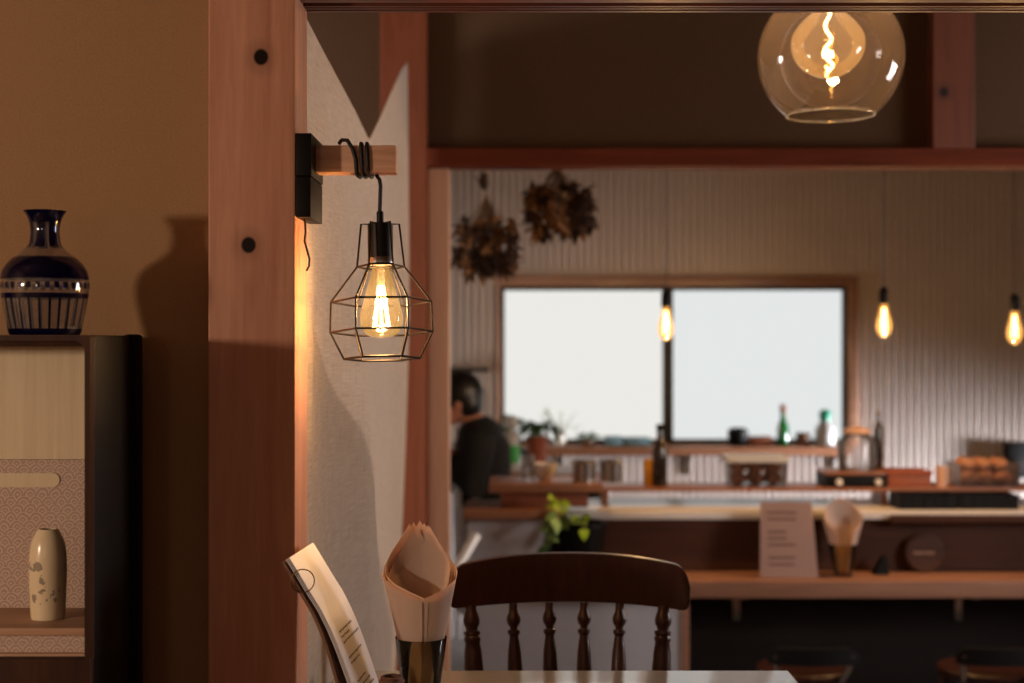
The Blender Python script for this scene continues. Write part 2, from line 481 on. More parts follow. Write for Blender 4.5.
def cut_glass():
    """deep blue overlay cut through to clear glass: bands by height, flutes by angle (object coordinates)"""
    m, nt, b = new_mat('blue_cut_glass')
    tc = N(nt, 'ShaderNodeTexCoord')
    sp = N(nt, 'ShaderNodeSeparateXYZ'); nt.links.new(tc.outputs['Object'], sp.inputs[0])
    rp = N(nt, 'ShaderNodeValToRGB'); rp.color_ramp.interpolation = 'CONSTANT'
    hgt = 0.1635
    mr = N(nt, 'ShaderNodeMapRange'); mr.inputs['From Max'].default_value = hgt
    nt.links.new(sp.outputs['Z'], mr.inputs['Value']); nt.links.new(mr.outputs[0], rp.inputs['Fac'])
    # r channel: 1 = blue, 0 = clear, 0.5 = fluted, .25 = dotted band, .75 = neck facets
    e = rp.color_ramp.elements
    e[0].position = 0; e[0].color = (1, 1, 1, 1)
    e[1].position = 0.05; e[1].color = (.5, .5, .5, 1)
    for p, v in ((0.29, 1), (0.33, 0), (0.37, 0.25), (0.415, 0), (0.445, 1), (0.62, 0), (0.70, 0.75), (0.90, 1)):
        q = e.new(p); q.color = (v, v, v, 1)
    an = N(nt, 'ShaderNodeMath', operation='ARCTAN2')
    nt.links.new(sp.outputs['Y'], an.inputs[0]); nt.links.new(sp.outputs['X'], an.inputs[1])
    def stripe(k, thr):
        a = N(nt, 'ShaderNodeMath', operation='MULTIPLY'); a.inputs[1].default_value = k
        nt.links.new(an.outputs[0], a.inputs[0])
        s = N(nt, 'ShaderNodeMath', operation='SINE'); nt.links.new(a.outputs[0], s.inputs[0])
        g = N(nt, 'ShaderNodeMath', operation='GREATER_THAN'); g.inputs[1].default_value = thr
        nt.links.new(s.outputs[0], g.inputs[0]); return g
    def is_val(v):
        c = N(nt, 'ShaderNodeMath', operation='COMPARE'); c.inputs[1].default_value = v; c.inputs[2].default_value = 0.06
        nt.links.new(rp.outputs['Color'], c.inputs[0]); return c
    tot = is_val(1.0)
    for v, st in ((.5, stripe(26, 0.80)), (.25, stripe(30, 0.0)), (.75, stripe(7, -0.55))):
        mm = N(nt, 'ShaderNodeMath', operation='MULTIPLY_ADD')
        nt.links.new(is_val(v).outputs[0], mm.inputs[0]); nt.links.new(st.outputs[0], mm.inputs[1]); nt.links.new(tot.outputs[0], mm.inputs[2])
        tot = mm
    mx = N(nt, 'ShaderNodeMix', data_type='RGBA')
    nt.links.new(tot.outputs[0], mx.inputs['Factor'])
    mx.inputs['A'].default_value = (0.74, 0.68, 0.62, 1); mx.inputs['B'].default_value = (0.010, 0.014, 0.15, 1)
    nt.links.new(mx.outputs['Result'], b.inputs['Base Color'])
    b.inputs['Transmission Weight'].default_value = 0.92
    b.inputs['Roughness'].default_value = 0.06
    b.inputs['IOR'].default_value = 1.5
    return m
M['kiriko'] = cut_glass()

def vase_glaze():
    """cream glaze with a grey brushed spray of flowers"""
    m, nt, b = new_mat('painted_cream_glaze')
    tc = N(nt, 'ShaderNodeTexCoord')
    nz = N(nt, 'ShaderNodeTexNoise'); nz.inputs['Scale'].default_value = 85; nz.inputs['Detail'].default_value = 3
    nt.links.new(tc.outputs['Object'], nz.inputs['Vector'])
    tot = None
    for (x, z, rx, rz) in ((-0.010, .070, .012, .007), (0.0, .048, .004, .012), (0.010, .034, .012, .013), (-0.006, .030, .009, .009)):
        d = N(nt, 'ShaderNodeVectorMath', operation='SUBTRACT'); d.inputs[1].default_value = (x, 0, z)
        nt.links.new(tc.outputs['Object'], d.inputs[0])
        sc = N(nt, 'ShaderNodeVectorMath', operation='MULTIPLY'); sc.inputs[1].default_value = (1/rx, 0, 1/rz)
        nt.links.new(d.outputs[0], sc.inputs[0])
        ln = N(nt, 'ShaderNodeVectorMath', operation='LENGTH'); nt.links.new(sc.outputs[0], ln.inputs[0])
        lt = N(nt, 'ShaderNodeMath', operation='LESS_THAN'); lt.inputs[1].default_value = 1.0
        nt.links.new(ln.outputs['Value'], lt.inputs[0])
        if tot is None: tot = lt
        else:
            a = N(nt, 'ShaderNodeMath', operation='MAXIMUM'); nt.links.new(tot.outputs[0], a.inputs[0]); nt.links.new(lt.outputs[0], a.inputs[1]); tot = a
    th = N(nt, 'ShaderNodeMath', operation='GREATER_THAN'); th.inputs[1].default_value = 0.50
    nt.links.new(nz.outputs['Fac'], th.inputs[0])
    sp = N(nt, 'ShaderNodeSeparateXYZ'); nt.links.new(tc.outputs['Object'], sp.inputs[0])
    fr = N(nt, 'ShaderNodeMath', operation='LESS_THAN'); fr.inputs[1].default_value = 0.0
    nt.links.new(sp.outputs['Y'], fr.inputs[0])
    a = N(nt, 'ShaderNodeMath', operation='MULTIPLY'); nt.links.new(tot.outputs[0], a.inputs[0]); nt.links.new(th.outputs[0], a.inputs[1])
    c = N(nt, 'ShaderNodeMath', operation='MULTIPLY'); nt.links.new(a.outputs[0], c.inputs[0]); nt.links.new(fr.outputs[0], c.inputs[1])
    d = N(nt, 'ShaderNodeMath', operation='MULTIPLY'); d.inputs[1].default_value = 0.75; nt.links.new(c.outputs[0], d.inputs[0])
    mx = N(nt, 'ShaderNodeMix', data_type='RGBA')
    nt.links.new(d.outputs[0], mx.inputs['Factor'])
    mx.inputs['A'].default_value = lin((226, 206, 172)); mx.inputs['B'].default_value = lin((112, 104, 98))
    nt.links.new(mx.outputs['Result'], b.inputs['Base Color'])
    b.inputs['Roughness'].default_value = 0.22
    return m
M['glaze'] = vase_glaze()

exec_parts = []
#@@SETTING
# ================================================================== the setting
KF = -0.35                       # kitchen floor lies a step below the dining floor
struct('floor', MB().box(-2.6, 3.2, -1.6, 4.2, -0.12, 0.0), M['floor'])
struct('floor_kitchen', MB().box(-1.9, 5.0, 4.2, 7.8, KF-0.12, KF), M['concrete'])
struct('ceiling', MB().box(-2.6, 5.0, -1.6, 7.8, 2.62, 2.72), M['ceil'])
struct('wall_left', MB().box(-2.72, -2.6, -1.6, 4.36, 0, 2.62), M['wall'])
struct('wall_right', MB().box(3.2, 3.32, -1.6, 4.2, 0, 2.62), M['wall'])
struct('wall_rear', MB().box(-2.72, 3.32, -1.72, -1.6, 0, 2.62), M['wall'])
struct('wall_alcove', MB().box(-2.6, -0.42, 2.05, 2.10, 0, 2.62), M['plaster'])
struct('wall_kitchen_left', MB().box(-1.98, -1.9, 4.36, 7.72, KF, 2.62), M['wallk'])
struct('wall_kitchen_right', MB().box(5.0, 5.08, 4.2, 7.72, KF, 2.62), M['wallk'])

# post by the alcove
struct('trim_1', MB().box(-0.4276, -0.305, 2.0, 2.118, 0, 2.62, 0.003), M['post'])
# grooved lintel over the opening (its underside carries two sliding-door grooves)
zb = at(0, 12.5, 2.118).z
b = MB()
b.box(-0.305, 3.2, 2.0, 2.118, zb+0.016, zb+0.11)
for (y0, y1) in ((2.0, 2.020), (2.040, 2.058), (2.078, 2.085), (2.092, 2.099), (2.108, 2.118)):
    b.box(-0.305, 3.2, y0, y1, zb, zb+0.016)
struct('trim_2', b, M['beam'])
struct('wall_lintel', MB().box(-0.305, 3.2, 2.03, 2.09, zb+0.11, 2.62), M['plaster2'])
# second partition between dining room and kitchen
xa, xb = at(380, 0, 4.2).x, at(427, 0, 4.2).x
struct('trim_3', MB().box(xa, xb, 4.2, 4.34, KF, 2.62, 0.004), M['post2'])
struct('trim_4', MB().box(xb, at(450, 0, 4.30).x, 4.26, 4.32, KF, at(0, 166, 4.3).z, 0.003), M['jamb'])
z0, z1 = at(0, 166, 4.2).z, at(0, 148, 4.2).z
struct('trim_5', MB().box(xb, 3.2, 4.2, 4.30, z0, z1, 0.003), M['beam2'])
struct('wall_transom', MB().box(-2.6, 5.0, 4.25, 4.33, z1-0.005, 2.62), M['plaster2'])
struct('trim_6', MB().box(at(933, 0, 4.2).x, at(975, 0, 4.2).x, 4.2, 4.26, z1, 2.62, 0.003), wood('stud_wood', (92, 48, 31), (118, 64, 43), 'Z', 5, .5, knots=[(at(944, 0, 4.2).x, 4.2, at(0, 92, 4.2).z, 0.012)]))
struct('trim_7', MB().box(2.55, 2.67, 4.18, 4.32, 0, z1+0.02, 0.003), M['post2'])
struct('wall_partition', MB().box(-2.6, -0.62, 4.26, 4.32, 0, z1), M['wall'])
struct('wall_partition_right', MB().box(2.67, 5.0, 4.23, 4.31, KF, z1), M['wall'])

# corrugated back wall with a window opening
YW = 7.6
def corrugated(x0, x1, za, zc, b, pitch=0.0400, dep=0.028):
    n = int(round((x1-x0)/pitch)); prof = ((0, 0), (0.40, 0), (0.50, 1), (0.90, 1))
    pts = []
    for i in range(n):
        for (t, d) in prof: pts.append((x0 + (i+t)*(x1-x0)/n, YW - d*dep))
    pts.append((x1, YW))
    lo = [b.bm.verts.new((x, y, za)) for x, y in pts]; hi = [b.bm.verts.new((x, y, zc)) for x, y in pts]
    for i in range(len(pts)-1): b.bm.faces.new((lo[i], lo[i+1], hi[i+1], hi[i]))
wx0, wx1 = at(500, 0, YW).x, at(852, 0, YW).x
wz0, wz1 = at(0, 444, YW).z, at(0, 281, YW).z
b = MB()
corrugated(-1.9, wx0, KF, 2.62, b); corrugated(wx1, 5.0, KF, 2.62, b)
corrugated(wx0, wx1, KF, wz0, b); corrugated(wx0, wx1, wz1, 2.62, b)
struct('wall_back', b, M['corr'])
struct('wall_back_outer', MB().box(-1.9, wx0, 7.66, 7.72, KF, 2.62).box(wx1, 5.0, 7.66, 7.72, KF, 2.62).box(wx0, wx1, 7.66, 7.72, KF, wz0).box(wx0, wx1, 7.66, 7.72, wz1, 2.62), M['wallk'])
w = thing('window_1', 'wide two-pane frosted kitchen window in the corrugated wall', 'window', ((wx0+wx1)/2, 7.6, wz0)); w['kind'] = 'structure'
b = MB(); d0, d1 = 7.52, 7.66; t = 0.035
ox0, ox1, oz0, oz1 = at(497, 0, 7.55).x, at(857, 0, 7.55).x, at(0, 447, 7.55).z, at(0, 276, 7.55).z
t = 0.055
b.box(ox0, ox0+0.018, d0, d1, oz0, oz1, 0.003); b.box(ox1-t, ox1, d0, d1, oz0, oz1, 0.003)
b.box(ox0+0.018, ox1-t, d0, d1, oz1-t, oz1, 0.003); b.box(ox0+0.018, ox1-t, d0, d1, oz0, oz0+0.02, 0.003)
obj('casing', b, M['casing'], w, W=True)
ix0, ix1, iz0, iz1 = ox0+0.018, ox1-t, oz0+0.02, oz1-t
b = MB(); s = 0.022
b.box(ix0, ix0+s, 7.54, 7.60, iz0, iz1); b.box(ix1-s, ix1, 7.54, 7.60, iz0, iz1)
b.box(ix0+s, ix1-s, 7.54, 7.60, iz1-s, iz1); b.box(ix0+s, ix1-s, 7.54, 7.60, iz0, iz0+s)
mx0, mx1 = at(663, 0, 7.54).x, at(673, 0, 7.54).x
b.box(mx0, mx1, 7.535, 7.60, iz0+s, iz1-s)
obj('sash', b, M['sash'], w, W=True)
obj('pane', MB().box(ix0+s, mx0, 7.575, 7.581, iz0+s, iz1-s), M['daypane_left'], w, W=True)
obj('pane', MB().box(mx1, ix1-s, 7.575, 7.581, iz0+s, iz1-s), M['daypane'], w, W=True)

# paper-paned windows in the rear and right walls of the dining room (they mirror in the glass globe)
def day_window(n, x0, x1, y0, y1, za, zc, lab):
    w = thing('window_%d' % n, lab, 'window', ((x0+x1)/2, (y0+y1)/2, za)); w['kind'] = 'structure'
    b = MB(); t = 0.05
    if abs(x1-x0) > abs(y1-y0):
        b.box(x0, x0+t, y0, y1, za, zc).box(x1-t, x1, y0, y1, za, zc).box(x0+t, x1-t, y0, y1, za, za+t).box(x0+t, x1-t, y0, y1, zc-t, zc)
        ym = (y0+y1)/2; p = MB().box(x0+t, x1-t, ym-.004, ym+.004, za+t, zc-t)
    else:
        b.box(x0, x1, y0, y0+t, za, zc).box(x0, x1, y1-t, y1, za, zc).box(x0, x1, y0+t, y1-t, za, za+t).box(x0, x1, y0+t, y1-t, zc-t, zc)
        xm = (x0+x1)/2; p = MB().box(xm-.004, xm+.004, y0+t, y1-t, za+t, zc-t)
    obj('window_frame', b, M['beam'], w, W=True); obj('pane', p, M['daywin'], w, W=True)
day_window(2, -2.62, -2.56, 2.75, 3.45, 1.3, 1.95, 'left room window behind the linen curtain')
day_window(3, 3.15, 3.22, 2.9, 3.8, 0.9, 1.7, 'right wall window outside the picture')
#@@NEAR
# ================================================================== near things
# --- cabinet
CF, CB, CXR = 1.76, 2.002, at(90, 0, 1.76).x
ctop = at(0, 335, 1.76).z
cab = thing('display_cabinet', 'dark wooden display cabinet with cream back at the left edge', 'cabinet', (-0.9, 1.9, 0))
CL = -1.25
b = MB().box(CL, CXR-0.012, CF+0.018, CB, ctop-0.014, ctop, 0.004)
obj('top', b, M['cabframe'], cab, W=True)
obj('side_panel', MB().box(CXR-0.012, CXR, CF+0.018, 1.95, 0.05, ctop, 0.004).box(CXR-0.0125, CXR+0.004, 1.95, CB-0.002, 0.0, ctop+0.002, 0.006), M['blackwood'], cab, W=True)
obj('side_panel', MB().box(CL, CL+0.015, CF+0.018, CB, 0.05, ctop-0.016, 0.003), M['blackwood'], cab, W=True)
# front frame with a rounded inner corner
b = MB()
sx = at(84.5, 0, CF).x; tz = at(0, 341, CF).z; bz = at(0, 659, CF).z; rr = 0.014
outl_o = [(CXR, bz), (CXR, ctop), (CL, ctop)]
pin = [(sx, bz)] + [(sx - rr + rr*math.cos(a), tz - rr + rr*math.sin(a)) for a in [i*PI/2/8 for i in range(9)]] + [(CL, tz)]
pout = [(CXR, bz)] + [(CXR-0.004 + 0.004*math.cos(a), ctop-0.004 + 0.004*math.sin(a)) for a in [i*PI/2/8 for i in range(9)]] + [(CL, ctop)]
for yy in (CF,):
    g = [[Vector((p[0], CF, p[1])), Vector((q[0], CF, q[1]))] for p, q in zip(pin, pout)]
    b.slab([[v + Vector((0, .009, 0)) for v in r] for r in g], 0.018, nrm=Vector((0, 1, 0)))
b.box(CL, CXR, CF, CF+0.018, 0.05, bz, 0.003)
b.box(CL, CL+0.03, CF, CF+0.018, bz, tz-0.001)
obj('front_frame', b, M['cabframe'], cab, W=True)
obj('base', MB().box(CL+0.02, CXR-0.02, CF+0.03, CB-0.02, 0.0, 0.05), M['blackwood'], cab, W=True)
shz = at(0, 628, 1.782).z
YP = 1.918
obj('shelf', MB().box(CL+0.015, CXR-0.0125, 1.782, CB-0.01, shz-0.010, shz, 0.002), M['shelfwood'], cab, W=True)
obj('plinth_panel', MB().box(CL+0.015, CXR-0.0125, 1.79, 1.80, shz-0.032, shz-0.010), M['pattern'], cab, W=True)
obj('plinth_rail', MB().box(CL+0.015, CXR-0.0125, 1.781, 1.80, shz-0.062, shz-0.032, 0.002), M['shelfwood'], cab, W=True)
obj('back_panel', MB().box(CL+0.015, CXR-0.0125, YP+0.014, YP+0.022, shz, ctop-0.015), M['cream'], cab, W=True)
pz = at(0, 460, YP).z
sp_ = obj('sliding_panel', MB().box(CL+0.016, CXR-0.013, YP, YP+0.012, shz, pz), M['pattern'], cab, W=True)
b = MB()
hz = at(0, 480, YP).z; hx = at(60, 0, YP).x; hr = 0.0095
n = 10
ol = [(hx-hr+hr*math.sin(PI*i/n), hz+hr*math.cos(PI*i/n)) for i in range(n+1)] + [(hx-0.21+hr-hr*math.sin(PI*i/n), hz-hr*math.cos(PI*i/n)) for i in range(n+1)]
f = [b.bm.verts.new((x, YP-0.0015, z)) for x, z in ol]; g = [b.bm.verts.new((x, YP-0.0001, z)) for x, z in ol]
b.bm.faces.new(f); b.bm.faces.new(g[::-1])
for i in range(len(ol)): b.bm.faces.new((f[i], f[(i+1) % len(ol)], g[(i+1) % len(ol)], g[i]))
obj('finger_pull', b, M['cream'], sp_, W=True)

# --- blue cut-glass vase on the cabinet
vp = at(45, 0, 1.87); vp.z = ctop + 0.0005
S = 1.87/F
prof_px = [(0, 0), (33, 0), (35, 3), (37.5, 14), (41, 32), (43, 46), (42.6, 56), (40, 66), (33, 75), (22, 84), (16, 90), (14.5, 97), (14.0, 104), (15, 112), (17.5, 119), (21, 124)]
def smooth_prof(p, k=4):
    out = []
    for i in range(len(p)-1):
        p0, p1, p2, p3 = p[max(i-1, 0)], p[i], p[i+1], p[min(i+2, len(p)-1)]
        for j in range(k):
            t = j/k
            f = lambda a, b_, c, d: 0.5*((2*b_)+(-a+c)*t+(2*a-5*b_+4*c-d)*t*t+(-a+3*b_-3*c+d)*t**3)
            out.append((max(0.00001, f(p0[0], p1[0], p2[0], p3[0])), f(p0[1], p1[1], p2[1], p3[1])))
    out.append(p[-1]); return out
outer = [(r*S, z*S) for r, z in [(0, 0)] + smooth_prof(prof_px[1:], 3)]
inner = [(max(r-0.0035, 0.0002), max(z, 0.008)) for r, z in outer[2:]][::-1] + [(0.0002, 0.008)]
o = obj('glass_vase', MB().lathe(outer + inner, n=64, cap=False), M['kiriko'])
o.location = vp
tag(o, 'dark blue cut-glass carafe vase standing on the cabinet', 'vase')

# --- small cream vase inside
vp = at(48, 618, 1.846); vp.z = shz + 0.0003
S = 1.846/F
pp = [(0, 0), (15.5, 0), (16.5, 2), (17.5, 20), (18.3, 45), (18, 62), (16, 76), (12.5, 84), (10.5, 87.5), (9.8, 89)]
outer = [(r*S, z*S) for r, z in [(0, 0)] + smooth_prof(pp[1:], 3)]
inner = [(max(r-0.0025, 0.0002), max(z, 0.005)) for r, z in outer[2:]][::-1] + [(0.0002, 0.005)]
o = obj('bud_vase', MB().lathe(outer+inner, n=40, cap=False), M['glaze'])
o.location = vp
tag(o, 'slim cream bud vase painted with grey flowers on the cabinet shelf', 'vase')

# --- wall bracket on the post
br = thing('lamp_bracket', 'black lamp bracket with pale wooden arm screwed to the post side', 'bracket', (-0.304, 2.06, at(0, 219, 2.0).z))
X0 = -0.3045
zt, zm, zl = at(0, 133, 2.0).z, at(0, 176, 2.0).z, at(0, 217, 2.0).z
obj('backplate', MB().box(X0, X0+0.0225, 2.0, 2.122, zm+0.0006, zt, 0.0015).box(X0, X0+0.0215, 2.0, 2.122, zl, zm-0.0006, 0.0015), M['black'], br, W=True)
AY = 2.06
az0, az1 = at(0, 174, AY).z, at(0, 147, AY).z
axr = at(397, 0, AY).x
o = obj('arm', MB().box(X0+0.0225, axr, AY-0.02, AY+0.02, az0, az1, 0.0018), M['arm'], br, W=True)
# lead dropping from the plate
p0 = at(305, 219, 2.03)
pts = [at(303.5, 214, 2.035), at(305, 222, 2.035), at(305.5, 232, 2.035), at(304.5, 241, 2.035), at(307, 250, 2.035), at(309.5, 259, 2.035), at(309, 266, 2.035), at(306.5, 271, 2.035)]
for p in pts: p.x = max(p.x, X0 + 0.003)
obj('lead', MB().tube(pts, 0.0016, 8), M['cable'], br, W=True)

# --- cage pendant lamp hanging from the arm
LX, LY = at(379, 0, AY).x, AY
k = AY/F
cage = thing('cage_pendant_lamp', 'black wire cage pendant lamp with lit bulb hanging from the wooden arm', 'lamp', (LX, LY, at(0, 357, AY).z))
tilt = Matrix.Translation((LX, LY, az0)) @ Matrix.Rotation(math.radians(-4.2), 4, 'X') @ Matrix.Rotation(math.radians(-1.0), 4, 'Y') @ Matrix.Translation((-LX, -LY, -az0))
def zc(y): return at(0, y, AY).z
ofs = 0.0025
C0 = Vector((LX+ofs, LY, 0))
# cord: over the arm, wound round it, then straight down
pts = []
xs = at(340, 0, AY).x; xe = at(379, 0, AY).x
hw, hz_ = 0.0238, (az1-az0)/2 + 0.0035
zmid = (az0+az1)/2
pts.append(Vector((at(340, 0, AY).x, AY-0.010, az1+0.0038)))
pts.append(Vector((at(343, 0, AY).x, AY-0.014, az1+0.008)))
pts.append(Vector((at(349, 0, AY).x, AY-0.020, az1+0.007)))
pts.append(Vector((at(354.5, 0, AY).x, AY-0.0255, az1-0.006)))
turns = 2.6
cornered = []
for i in range(0, 63):
    a = PI*0.02 + i/62*turns*2*PI
    t = i/62
    cy, cz = -math.cos(a), -math.sin(a)
    m_ = max(abs(cy), abs(cz)); q = (abs(cy)**5+abs(cz)**5)**(-1/5)
    xx = at(357.5, 0, AY).x + t*(at(372.5, 0, AY).x - at(357.5, 0, AY).x)
    pts.append(Vector((xx, AY + cy*q*hw, zmid + cz*q*(hz_))))
pts.append(Vector((at(377, 0, AY).x, AY+0.004, az0-0.0035)))
pts.append(Vector((at(379.5, 0, AY).x, AY+0.001, az0-0.008)))
for y in (186, 196, 204, 212):
    pts.append(Vector((at(380.6 - (y-186)*0.03, 0, AY).x, AY, zc(y))))
obj('cord', MB().tube(pts, 0.0029, 10), M['cable'], cage, W=True)
Cx = at(381.5, 0, AY).x
RotC = Matrix.Translation((at(380, 0, AY).x, LY, zc(212.3))) @ Matrix.Rotation(math.radians(-4.5), 4, 'X') @ Matrix.Rotation(math.radians(-1.2), 4, 'Y')
zr = lambda y: -(y-210)*k
sk = MB().lathe([(0.004, zr(209)), (0.0052, zr(210)), (0.0052, zr(221)), (0.0185, zr(222)), (0.0185, zr(264)), (0.016, zr(265.5))], n=32)
obj('socket', sk.turn(RotC), M['metal'], cage, W=True)
obj('collar', MB().lathe([(0.0152, zr(262)), (0.0192, zr(262)), (0.0192, zr(257)), (0.0187, zr(256))], n=32).turn(RotC), M['steel'], cage, W=True)
cg = MB(); nsd = 6; wr = 0.00155; ph = math.radians(6)
rad = {222: 0.0275, 265: 0.034, 300: 0.072, 330: 0.0735, 356.5: 0.0545}
keys = [222, 265, 300, 330, 356.5]
for i in range(nsd):
    a = ph + 2*PI*i/nsd
    d = Vector((math.cos(a), math.sin(a), 0))
    cg.tube([d*0.006 + Vector((0, 0, zr(222)))] + [d*rad[y] + Vector((0, 0, zr(y))) for y in keys], wr, 8)
for y in keys[1:]:
    sub = [Vector((math.cos(ph+2*PI*i/nsd), math.sin(ph+2*PI*i/nsd), 0))*rad[y] + Vector((0, 0, zr(y))) for i in range(nsd)]
    for i in range(nsd): cg.tube([sub[i], sub[(i+1) % nsd]], wr if y != 356.5 else wr*1.1, 8)
obj('wire_cage', cg.turn(RotC), M['metal'], cage, W=True)
bl = [(0.0115, zr(265)), (0.014, zr(271)), (0.0185, zr(282)), (0.0245, zr(296)), (0.0295, zr(309)), (0.0310, zr(316)), (0.0300, zr(323)), (0.0255, zr(330)), (0.016, zr(334.5)), (0.006, zr(335.8)), (0.0002, zr(336))]
bulb = obj('bulb', MB().lathe(smooth_prof(bl, 3), n=40, cap=False).turn(RotC), M['cagebulb'], cage, W=True)
fl = MB()
for i in range(8):
    a = 2*PI*i/8; d = Vector((math.cos(a), math.sin(a), 0))
    fl.tube([d*0.004 + Vector((0, 0, zr(284))), d*0.012 + Vector((0, 0, zr(326)))] if i % 2 == 0 else [d*0.004 + Vector((0, 0, zr(284))), d*0.0125 + Vector((0, 0, zr(324)))], 0.0009, 6)
obj('filament', fl.turn(RotC), M['filament'], bulb, W=True)
obj('filament_stem', MB().tube([(0, 0, zr(266)), (0, 0, zr(284))], [0.006, 0.004], 12).turn(RotC), M['clear'], bulb, W=True)
CAGE_L = RotC @ Vector((0, 0, zr(306)))

# --- linen curtain hung along the opening between the posts
def curtain():
    b = MB()
    ni, nj = 90, 60
    XA = -0.3065
    # the top edge as (depth, height): level, dips to the V, climbs to the far peak
    top = [(2.122, 1.711), (2.27, 1.703), (2.534, 1.691), (2.776, 1.680), (3.0, 1.664), (3.05, 1.662), (3.30, 1.749), (3.572, 1.849), (3.89, 1.965), (4.07, 2.022), (4.14, 2.045), (4.165, 2.03)]
    def ztop(Y):
        for (a, za), (c, zd) in zip(top, top[1:]):
            if a <= Y <= c: return za + (zd-za)*(Y-a)/(c-a)
        return top[-1][1]
    g = []
    for i in range(ni+1):
        t = i/ni; row = []
        for j in range(nj+1):
            v = j/nj
            Y0 = 2.122 + t*(4.165-2.122)
            zt_ = ztop(Y0); zb_ = 0.06
            z = zt_ + (zb_-zt_)*v
            Y = Y0 - 0.30*max(0, t-0.35)/0.65*max(0, v-0.35)
            # soft slanting folds running from the post downwards
            s = (Y-2.122) - 0.55*(1.70-z)
            fold = 0.0
            fold += 0.030*math.exp(-((s-0.22)/0.16)**2)*min(1, v*3)*min(1, t*6)
            fold -= 0.020*math.exp(-((s-0.80)/0.26)**2)*min(1, v*2)
            fold += 0.008*math.sin(9*Y+2.0*z)*v
            fold += 0.012*math.sin(4.2*Y + 1.3*z)*min(1, t*5)
            x = XA + fold*min(1, t*8)*min(1, v*2.5)
            row.append(Vector((min(x, XA+0.03), Y, z)))
        g.append(row)
    b.slab(g, 0.0012)
    return b
cu = thing('linen_curtain', 'long off-white linen curtain with a dipping top edge behind the cage lamp', 'curtain', (-0.3065, 3.1, 0.06))
obj('cloth', curtain(), M['linen'], cu, W=True)
g = []
for i in range(41):
    Y = 2.13 + i/40*(3.86-2.13)
    zt_ = 1.285 - 0.385*(Y-2.12) - 0.055*(Y-2.12)**2
    g.append([Vector((-0.3065 - 0.020 - 0.006*math.sin(7*Y)*v - .004*math.sin(3*Y), Y - 0.25*max(0, (Y-2.9))*v*.6, zt_ + (0.07-zt_)*v)) for v in [j/16 for j in range(17)]])
obj('shade_layer', MB().slab(g, 0.0012), M['linen'], cu, W=True)  # extra layer added behind to darken the lower left of the curtain

# --- table
tb = thing('dining_table', 'small dining table with glossy white top in the foreground', 'table', (0.08, 1.8, 0))
TX0, TX1, TY0, TY1, TZ = at(337, 0, 2.17).x - 0.004, at(789, 0, 2.2).x, 1.45, 2.205, 0.72
obj('tabletop', MB().box(TX0, TX1, TY0, TY1, TZ-0.026, TZ, 0.002), M['table'], tb, W=True)
obj('apron', MB().box(TX0+.05, TX1-.05, TY0+.05, TY0+.068, TZ-.09, TZ-.026).box(TX0+.05, TX1-.05, TY1-.068, TY1-.05, TZ-.09, TZ-.026)
    .box(TX0+.05, TX0+.068, TY0+.068, TY1-.068, TZ-.09, TZ-.026).box(TX1-.068, TX1-.05, TY0+.068, TY1-.068, TZ-.09, TZ-.026), M['tableleg'], tb, W=True)
for x in (TX0+.045, TX1-.045):
    for y in (TY0+.045, TY1-.045):
        obj('leg', MB().box(x-.02, x+.02, y-.02, y+.02, 0, TZ-.026, 0.003), M['tableleg'], tb, W=True)

# --- chair on the far side of the table
CY_ = 2.52
ch = thing('spindle_back_chair', 'dark brown spindle-back wooden chair behind the white table', 'chair', (0.10, 2.4, 0))
kx = CY_/F
def rail_y(x):              # plan curve, ends sweep towards the sitter
    u = (x-0.10)/0.215
    return CY_ + 0.012 - 0.045*u*u
g = []
ncol = 96
for i in range(ncol+1):
    u = -1 + 2*i/ncol
    x = 0.1005 + u*0.2105
    cr = 1-math.sqrt(max(0, 1-(max(0, abs(u)-.88)/.1205)**2))
    topy = 553.5 + 11*abs(u)**2.4 + 21*cr
    boty = 603 + 5.5*u*u*(1 if u > 0 else 0.6) - 9*cr**2
    zt_, zb_ = at(0, topy, CY_).z, at(0, boty, CY_).z
    row = []
    for j in range(9):
        v = j/8
        row.append(Vector((x, rail_y(x) + 0.012*(1-v) + 0.0, zb_ + (zt_-zb_)*v)))
    g.append(row)
o = obj('crest_rail', MB().slab(g, 0.024, nrm=Vector((0, 1, 0))), M['chair'], ch, W=True)
bv = o.modifiers.new('round', 'BEVEL'); bv.width = 0.006; bv.segments = 3; bv.limit_method = 'ANGLE'; bv.angle_limit = math.radians(50)
seat_z = 0.44
def spindle(px, outer):
    x = (px-CX)*kx; yb = rail_y(x)+0.006
    zt_ = at(0, 606, CY_).z
    s = 1.5 if outer else 1.0
    pr = [(604, 5.0), (608, 5.0), (612, 5.5), (617, 8.0), (620, 8.6), (624, 7.2), (627, 4.6), (629, 4.6), (630, 7.4), (633, 7.6), (635, 5.6), (637, 5.4), (642, 6.4), (652, 8.0), (668, 9.0), (690, 9.2), (740, 8.4), (790, 6.5)]
    if outer: pr = [(604, 6.6), (609, 6.8), (613, 8.6), (618, 10.0), (622, 9.6), (626, 7.0), (628, 7.0), (629, 9.8), (632, 9.8), (633, 8.4), (635, 9.8), (638, 9.8), (640, 8.6), (650, 10.4), (668, 11.6), (690, 12.0), (740, 11.5), (790, 10)]
    b = MB(); pts = []; R = []
    zs = at(0, 790, CY_).z
    for (y, r) in pr:
        z = at(0, y, CY_).z
        z = seat_z - 0.005 + (z - zs)*(zt_+0.003 - seat_z + 0.005)/(at(0, 604, CY_).z - zs)
        t = (zt_-z)/(zt_-seat_z)
        pts.append(Vector((x - (x-0.10)*0.10*t, yb - 0.055*t, z))); R.append(r*kx*0.84)
    b.tube(pts, R, 16)
    return b
for px in (513, 549.5, 584.5, 620): obj('spindle', spindle(px, False), M['chair'], ch, W=True)
